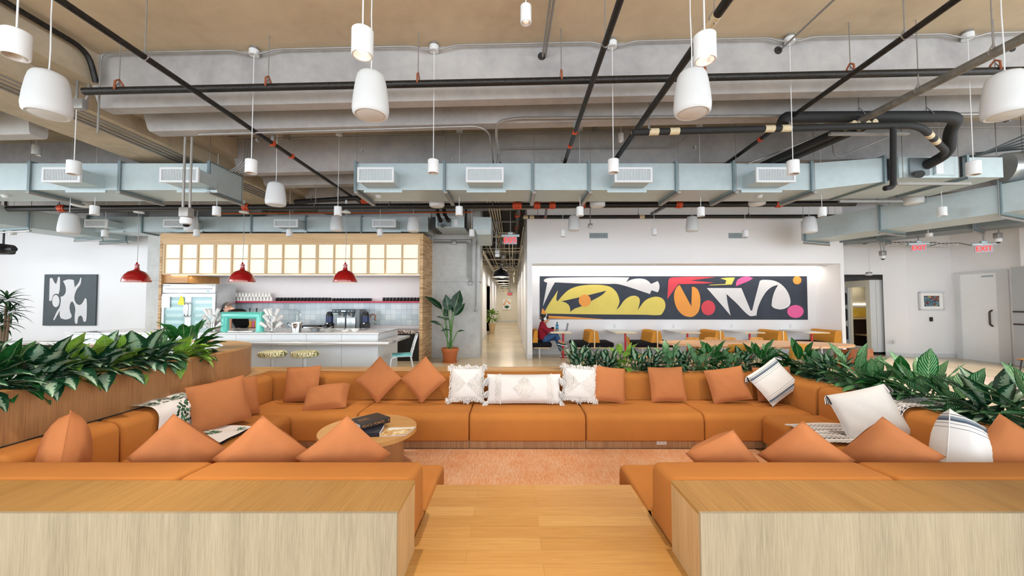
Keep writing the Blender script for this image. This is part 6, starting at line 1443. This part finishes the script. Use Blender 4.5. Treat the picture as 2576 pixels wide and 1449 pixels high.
sp = m.n('ShaderNodeSeparateXYZ'); m.l(tc.outputs['UV'], sp.inputs[0]); wob = m.math('MULTIPLY', m.math('SUBTRACT', m.noise(m.coord(), 26, 2), .5), .9)
v2 = m.n('ShaderNodeTexVoronoi'); v2.inputs['Scale'].default_value = 11; m.l(mp.outputs[0], v2.inputs['Vector']); inside = None
for u0, ru, v0, rv in ((.13, .06, .45, .5), (.31, .1, .62, .27), (.42, .05, .2, .12), (.7, .14, .62, .1), (.84, .16, .14, .12), (.6, .05, .3, .12), (.93, .05, .85, .1)):
    a = m.math('DIVIDE', m.math('SUBTRACT', sp.outputs[0], u0), ru); b = m.math('DIVIDE', m.math('SUBTRACT', sp.outputs[1], v0), rv)
    d = m.math('LESS_THAN', m.math('ADD', m.math('ADD', m.math('MULTIPLY', a, a), m.math('MULTIPLY', b, b)), wob), 1.0); inside = d if inside is None else m.math('MAXIMUM', inside, d)
lv = m.math('LESS_THAN', v2.outputs['Distance'], .58); g = m.ramp(v2.outputs['Color'], [(.2, '#14301f'), (.5, '#2c5a3c'), (.8, '#4b7d5e')])
m.col(m.mix(m.math('MULTIPLY', inside, lv), '#e7e2de', g)); m.set(.9); m.bump(m.noise(m.coord(), 200, 2), .2, .003)
blanket([(-4.0, .46), (-3.93, .452), (-3.74, .447), (-3.675, .38), (-3.685, .07), (-3.66, .06), (-3.08, .058)], 4.0, 4.62, -.02, m.m, 'white blanket with green leaf prints draped over the left sofa back', 1, 4, fr='bench_black')
m = NT('tribal striped cotton'); tc = m.n('ShaderNodeTexCoord'); sp = m.n('ShaderNodeSeparateXYZ'); m.l(tc.outputs['UV'], sp.inputs[0])
s1 = m.math('SINE', m.math('MULTIPLY', sp.outputs[1], 62)); zz = m.math('SINE', m.math('ADD', m.math('MULTIPLY', sp.outputs[0], 190), m.math('MULTIPLY', m.math('SINE', m.math('MULTIPLY', sp.outputs[1], 124)), 3)))
bandm = m.math('GREATER_THAN', m.math('SINE', m.math('MULTIPLY', sp.outputs[1], 31)), .2)
pat = m.math('MULTIPLY', bandm, m.math('GREATER_THAN', zz, .35)); thin = m.math('GREATER_THAN', s1, .93)
m.col(m.mix(m.math('MAXIMUM', pat, thin), m.ramp(m.noise(m.coord(), 5, 3), [(.3, '#cfc6c2'), (.7, '#e8e4e2')]), '#2b2c36')); m.set(.9)
blanket([(4.5, .47), (4.36, .452), (4.15, .447), (4.085, .38), (4.09, .07), (4.06, .06), (3.38, .058)], 4.0, 4.66, .06, m.m, 'white and black patterned blanket draped over the right sofa back', -1, 6)
# outlet on the kickboard
q = at(1664, 1111, 5.24); t = thing('floor_outlet', 'white power outlet on the kickboard of the far sofa', 'outlet', (q.x, 5.24, q.z))
obj('plate', MB().rbox(-.068, .068, -.008, .006, -.04, .04, .003), X['white_paint'], t)
m_ = MB()
for sx in (-1, 1):
    for k in (-.008, .008): m_.box(sx*.026+k-.0015, sx*.026+k+.0015, -.0095, -.007, -.004, .01)
    m_.box(sx*.026-.003, sx*.026+.003, -.0095, -.007, -.018, -.012)
obj('slots', m_, X['dark'], t)
# ------------------------------------------------------------------ people
def skin_mesh(chains, sub=1, voxel=None, extra=None):
    """chains: lists of (point, radius) that share their first point with an earlier chain."""
    vs, es, rs, idx = [], [], [], {}
    for ch in chains:
        prev = None
        for p, r in ch:
            k = tuple(round(c, 4) for c in p)
            if k not in idx: idx[k] = len(vs); vs.append(k); rs.append(r)
            i = idx[k]
            if prev is not None: es.append((prev, i))
            prev = i
    me = bpy.data.meshes.new('s'); me.from_pydata(vs, es, []); o = bpy.data.objects.new('s', me); C.objects.link(o)
    o.modifiers.new('k', 'SKIN'); sv = me.skin_vertices[0].data
    for i, r in enumerate(rs): sv[i].radius = r if isinstance(r, tuple) else (r, r); sv[i].use_root = (i == 0)
    m_ = o.modifiers.new('u', 'SUBSURF'); m_.levels = m_.render_levels = sub
    ev = o.evaluated_get(bpy.context.evaluated_depsgraph_get()); m2 = bpy.data.meshes.new_from_object(ev)
    mb = MB(); mb.add([v.co.copy() for v in m2.vertices], [list(p.vertices) for p in m2.polygons])
    bpy.data.objects.remove(o); bpy.data.meshes.remove(me); bpy.data.meshes.remove(m2); return mb
def fuse(mb, voxel=.006):
    me = bpy.data.meshes.new('f'); me.from_pydata([tuple(v) for v in mb.v], [], mb.f); o = bpy.data.objects.new('f', me); C.objects.link(o)
    r = o.modifiers.new('r', 'REMESH'); r.mode = 'VOXEL'; r.voxel_size = voxel; s_ = o.modifiers.new('s', 'SMOOTH'); s_.iterations = 3; s_.factor = .5
    m2 = bpy.data.meshes.new_from_object(o.evaluated_get(bpy.context.evaluated_depsgraph_get())); out = MB(); out.add([v.co.copy() for v in m2.vertices], [list(p.vertices) for p in m2.polygons])
    bpy.data.objects.remove(o); bpy.data.meshes.remove(me); bpy.data.meshes.remove(m2); return out
def head_mb(mb, c, fwd, up, s=1.0):
    """A head with brow, nose, lips, chin and ears, facing fwd."""
    f = Vector(fwd).normalized(); r = f.cross(Vector(up)).normalized(); u = r.cross(f)
    M = Matrix(((r.x, f.x, u.x, c[0]), (r.y, f.y, u.y, c[1]), (r.z, f.z, u.z, c[2]), (0, 0, 0, 1)))
    mb.ball((0, -.012*s, .022*s), .092*s, 18, 14, (.82, 1.02, 1.0), M).ball((0, .02*s, -.04*s), .068*s, 16, 12, (.88, .95, 1.15), M).ball((0, .052*s, -.088*s), .026*s, 10, 8, (1.1, .9, .8), M)
    mb.tube([M @ Vector((0, .076*s, .018*s)), M @ Vector((0, .098*s, -.018*s)), M @ Vector((0, .084*s, -.03*s))], [.009*s, .014*s, .012*s], 8)
    mb.ball((0, .08*s, -.052*s), .018*s, 10, 6, (1.3, .6, .5), M)
    for sx in (-1, 1):
        mb.ball((sx*.076*s, -.012*s, -.008*s), .026*s, 10, 8, (.4, .8, 1.2), M).ball((sx*.03*s, .07*s, .03*s), .016*s, 8, 6, (1.3, .6, .5), M)
    return M
def hand_mb(mb, wrist, d, palm_up, s=1.0, curl=.5):
    d = Vector(d).normalized(); n_ = Vector(palm_up).normalized(); n_ = (n_-d*n_.dot(d)).normalized(); b = d.cross(n_); w = Vector(wrist)
    rr_ = []
    for k, (l, hw, ht) in enumerate(((0, .024, .019), (.035, .034, .016), (.085, .038, .013))): p = w+d*l*s; rr_.append([p+b*(hw*s*cos(2*pi*j/12))+n_*(ht*s*sin(2*pi*j/12)) for j in range(12)])
    mb.ring(rr_)
    for o, L in ((-.028, .072), (-.0095, .083), (.0095, .078), (.028, .06)):
        p = w+d*.08*s+b*o*s; q = p+d*L*.45*s-n_*L*.12*curl*s; e = q+d*L*.35*s-n_*L*.45*curl*s; e2 = e+d*L*.12*s-n_*L*.35*curl*s; mb.tube([p, q, e, e2], [.0095*s, .009*s, .008*s, .0065*s], 8)
    p = w+d*.025*s-b*.026*s; mb.tube([p, p-b*.026*s+d*.02*s-n_*.01*s, p-b*.03*s+d*.055*s-n_*.018*s], [.012*s, .011*s, .008*s], 8)
X['skin'] = plain('warm skin', '#c58d6c', .5, var=.04, sc=20); X['skin2'] = plain('fair skin', '#d6a287', .5, var=.04, sc=20)
X['sweater'] = fabric('wine red sweater', '#8a1f2e', .12, 250, .5); X['jeans'] = fabric('blue denim', '#3d5a84', .18, 400, .3); X['shirt'] = fabric('black shirt', '#121214', .15, 300, .3)
X['hair'] = plain('black hair', '#0e0b0b', .4, var=.3, sc=40); X['eye'] = plain('eye white', '#f0ece6', .2)
def eyes(t, M, s=1.0):
    for sx in (-1, 1):
        e = obj('eye', MB().ball((sx*.03*s, .077*s, .022*s), .011*s, 10, 8, (1.2, .7, .8), M), X['eye'], t, W=True); obj('iris', MB().ball((sx*.03*s, .085*s, .022*s), .0055*s, 8, 6, M=M), X['black'], e, W=True)
# seated person
V = Vector
hip, waist, chest, neck = V((.90, 10.84, .53)), V((.855, 10.84, .66)), V((.85, 10.84, .86)), V((.905, 10.84, .975)); hc = V((.955, 10.84, 1.075))
sh = [V((.865, 10.84-.165, .9)), V((.865, 10.84+.165, .9))]; el_ = [V((1.0, 10.62, .735)), V((1.02, 11.06, .745))]; wr = [V((1.2, 10.72, .772)), V((1.2, 10.96, .772))]
hp = [V((.93, 10.75, .525)), V((.93, 10.93, .525))]; kn = [V((1.24, 10.7, .66)), V((1.27, 10.93, .52))]; an = [V((1.32, 10.58, .45)), V((1.42, 10.86, .1))]; to = [V((1.47, 10.56, .42)), V((1.58, 10.84, .04))]
t = thing('person', 'person in a wine red sweater and headphones working at the first booth table', 'person', (.95, 10.84, 0))
b = skin_mesh([[(hip, .085), (waist, .085), (chest, .09), (neck, .05), (V((.935, 10.84, 1.03)), .048)]]+[[(chest, .09), (sh[i], .045), (el_[i], .038), (wr[i], .026)] for i in (0, 1)]+[[(hip, .085), (hp[i], .06), (kn[i], .05), (an[i], .038), (to[i]-V((0, 0, .01)), .03)] for i in (0, 1)])
Mh = head_mb(b, hc, (1, -.12, -.3), (0.3, 0, 1), 1.0)
for i in (0, 1): hand_mb(b, wr[i], V((.09, .05 if i == 0 else -.05, .0)), (0, 0, 1), .95, .35)
obj('body', fuse(b), X['skin'], t, W=True, ang=180); eyes(t, Mh)
b = skin_mesh([[(hip+V((.0, 0, -.05)), .15), (hip+V((-.01, 0, .02)), .17), (waist, .155), (chest, .165), (V((.885, 10.84, .945)), .105), (V((.905, 10.84, .98)), .066)]]+[[(chest, .165), (sh[i], .075), (el_[i], .062), (wr[i]-V((.03, 0, 0)), .042)] for i in (0, 1)], 2)
obj('sweater', b, X['sweater'], t, W=True, ang=180)
obj('hood', MB().tube([(.905+.0*cos(a)-.05*abs(cos(a/2)), 10.84+.095*sin(a), .965+.02*cos(a)) for a in [2*pi*i/16 for i in range(16)]], .035, 8, closed=True), X['sweater'], t, W=True)
b = skin_mesh([[(hip+V((.05, 0, -.01)), .112), (hp[i]+V((.03, 0, 0)), .098), (kn[i], .072), (an[i]+(kn[i]-an[i])*.12, .05)] for i in (0, 1)], 2); obj('jeans', b, X['jeans'], t, W=True, ang=180)
for i in (0, 1):
    d = (to[i]-an[i]); d.z = 0 if i else d.z; d.normalize(); h_ = an[i]-V((0, 0, .045))-d*.03; lowz = (lambda p: V((p.x, p.y, max(p.z, .035))))
    mb = skin_mesh([[(lowz(h_), (.038, .035)), (lowz(h_+d*.1), (.042, .034)), (lowz(h_+d*.2), (.036, .026))]], 2); so = obj('shoe', mb, plain('dark slip-on shoe', '#2c2a2b', .6), t, W=True, ang=180)
    mb = MB(); s_ = d.cross(V((0, 0, 1))).normalized(); n_ = s_.cross(d); c0 = lowz(h_)-n_*.033; 
    P = [c0-d*.035+s_*.03, c0+d*.22+s_*.032, c0+d*.25, c0+d*.22-s_*.032, c0-d*.035-s_*.03]; mb.ring([P, [p+n_*.018 for p in P]]); obj('sole', mb, X['china'], so, W=True)
mb = MB().ball((0, -.022, .035), .102, 18, 14, (.86, 1.0, .98), Mh).ball((0, -.075, -.02), .07, 14, 10, (1, .8, 1.1), Mh).ball((0, -.12, .06), .055, 14, 10, M=Mh)
obj('hair', mb, X['hair'], t, W=True, ang=180)
hpn = obj('headphones', MB().tube([Mh @ V((.098*cos(a), -.012, .02+.118*sin(a))) for a in [pi*i/12 for i in range(13)]], .011, 8), X['white_paint'], t, W=True)
for sx in (-1, 1): obj('ear_cup', MB().cyl(Mh @ V((sx*.08, -.012, -.005)), Mh @ V((sx*.115, -.012, -.005)), .042, n=18), X['white_paint'], hpn, W=True)
# person behind the bar, bent forward to the left
t = thing('person', 'person in a black shirt and cap bending over behind the bar counter', 'person', (-6.6, 9.5, 0))
Y = 9.5; hip, waist, chest, neck = V((-6.7, Y, .92)), V((-6.74, Y, 1.08)), V((-6.83, Y, 1.27)), V((-6.95, Y, 1.37)); hc = V((-7.06, Y-.02, 1.41))
sh = [V((-6.86, Y-.19, 1.28)), V((-6.82, Y+.18, 1.3))]; el_ = [V((-6.82, Y-.25, 1.05)), V((-6.95, Y+.2, 1.05))]; wr = [V((-6.79, Y-.27, .9)), V((-6.98, Y+.22, .87))]
b = skin_mesh([[(hip, .09), (waist, .095), (chest, .1), (neck, .056), (V((-7.0, Y, 1.39)), .052)]]+[[(chest, .1), (sh[i], .05), (el_[i], .045), (wr[i], .03)] for i in (0, 1)]+[[(hip, .09), (V((-6.69, Y+.09*s_, .82)), .07), (V((-6.6, Y+.1*s_, .46)), .06), (V((-6.6, Y+.1*s_, .08)), .042), (V((-6.75, Y+.1*s_, .035)), .03)] for s_ in (-1, 1)])
Mh = head_mb(b, hc, (-.55, -.25, -.85), (-.85, 0, .5), 1.05)
for i in (0, 1): hand_mb(b, wr[i], V((-.02, 0, -.1)), (0, -1, 0), 1.0, .4)
obj('body', fuse(b), X['skin2'], t, W=True, ang=180); eyes(t, Mh, 1.05)
b = skin_mesh([[(hip+V((.03, 0, -.06)), .165), (waist+V((.02, 0, 0)), .165), (chest, .165), (V((-6.89, Y, 1.335)), .1)]]+[[(chest, .17), (sh[i], .085), (sh[i]*.45+el_[i]*.55, .072)] for i in (0, 1)], 2); obj('shirt', b, X['shirt'], t, W=True, ang=180)
b = skin_mesh([[(hip+V((0, 0, .03)), .185), (V((-6.69, Y+.09*s_, .82)), .125), (V((-6.58, Y+.1*s_, .46)), .078), (V((-6.6, Y+.1*s_, .1)), .065)] for s_ in (-1, 1)], 2); obj('trousers', b, X['shirt'], t, W=True, ang=180)
for s_ in (-1, 1): obj('shoe', skin_mesh([[(V((-6.57, Y+.1*s_, .04)), .042), (V((-6.7, Y+.1*s_, .038)), .042), (V((-6.8, Y+.1*s_, .034)), .033)]], 2), X['black'], t, W=True, ang=180)
mb = MB().ball((0, -.02, .03), .1, 18, 12, (.87, 1.02, .9), Mh); obj('hair', mb, plain('grey brown hair', '#6d5f55', .6, var=.2), t, W=True, ang=180)
mb = MB().ball((0, -.015, .055), .1, 18, 12, (.92, 1.06, .8), Mh); mb.prism([(-.07, .07), (-.06, .15), (0, .175), (.06, .15), (.07, .07)], .05, .058, 'z', Mh); obj('cap', mb, plain('dark cap', '#2a2a2e', .7), t, W=True, ang=180)
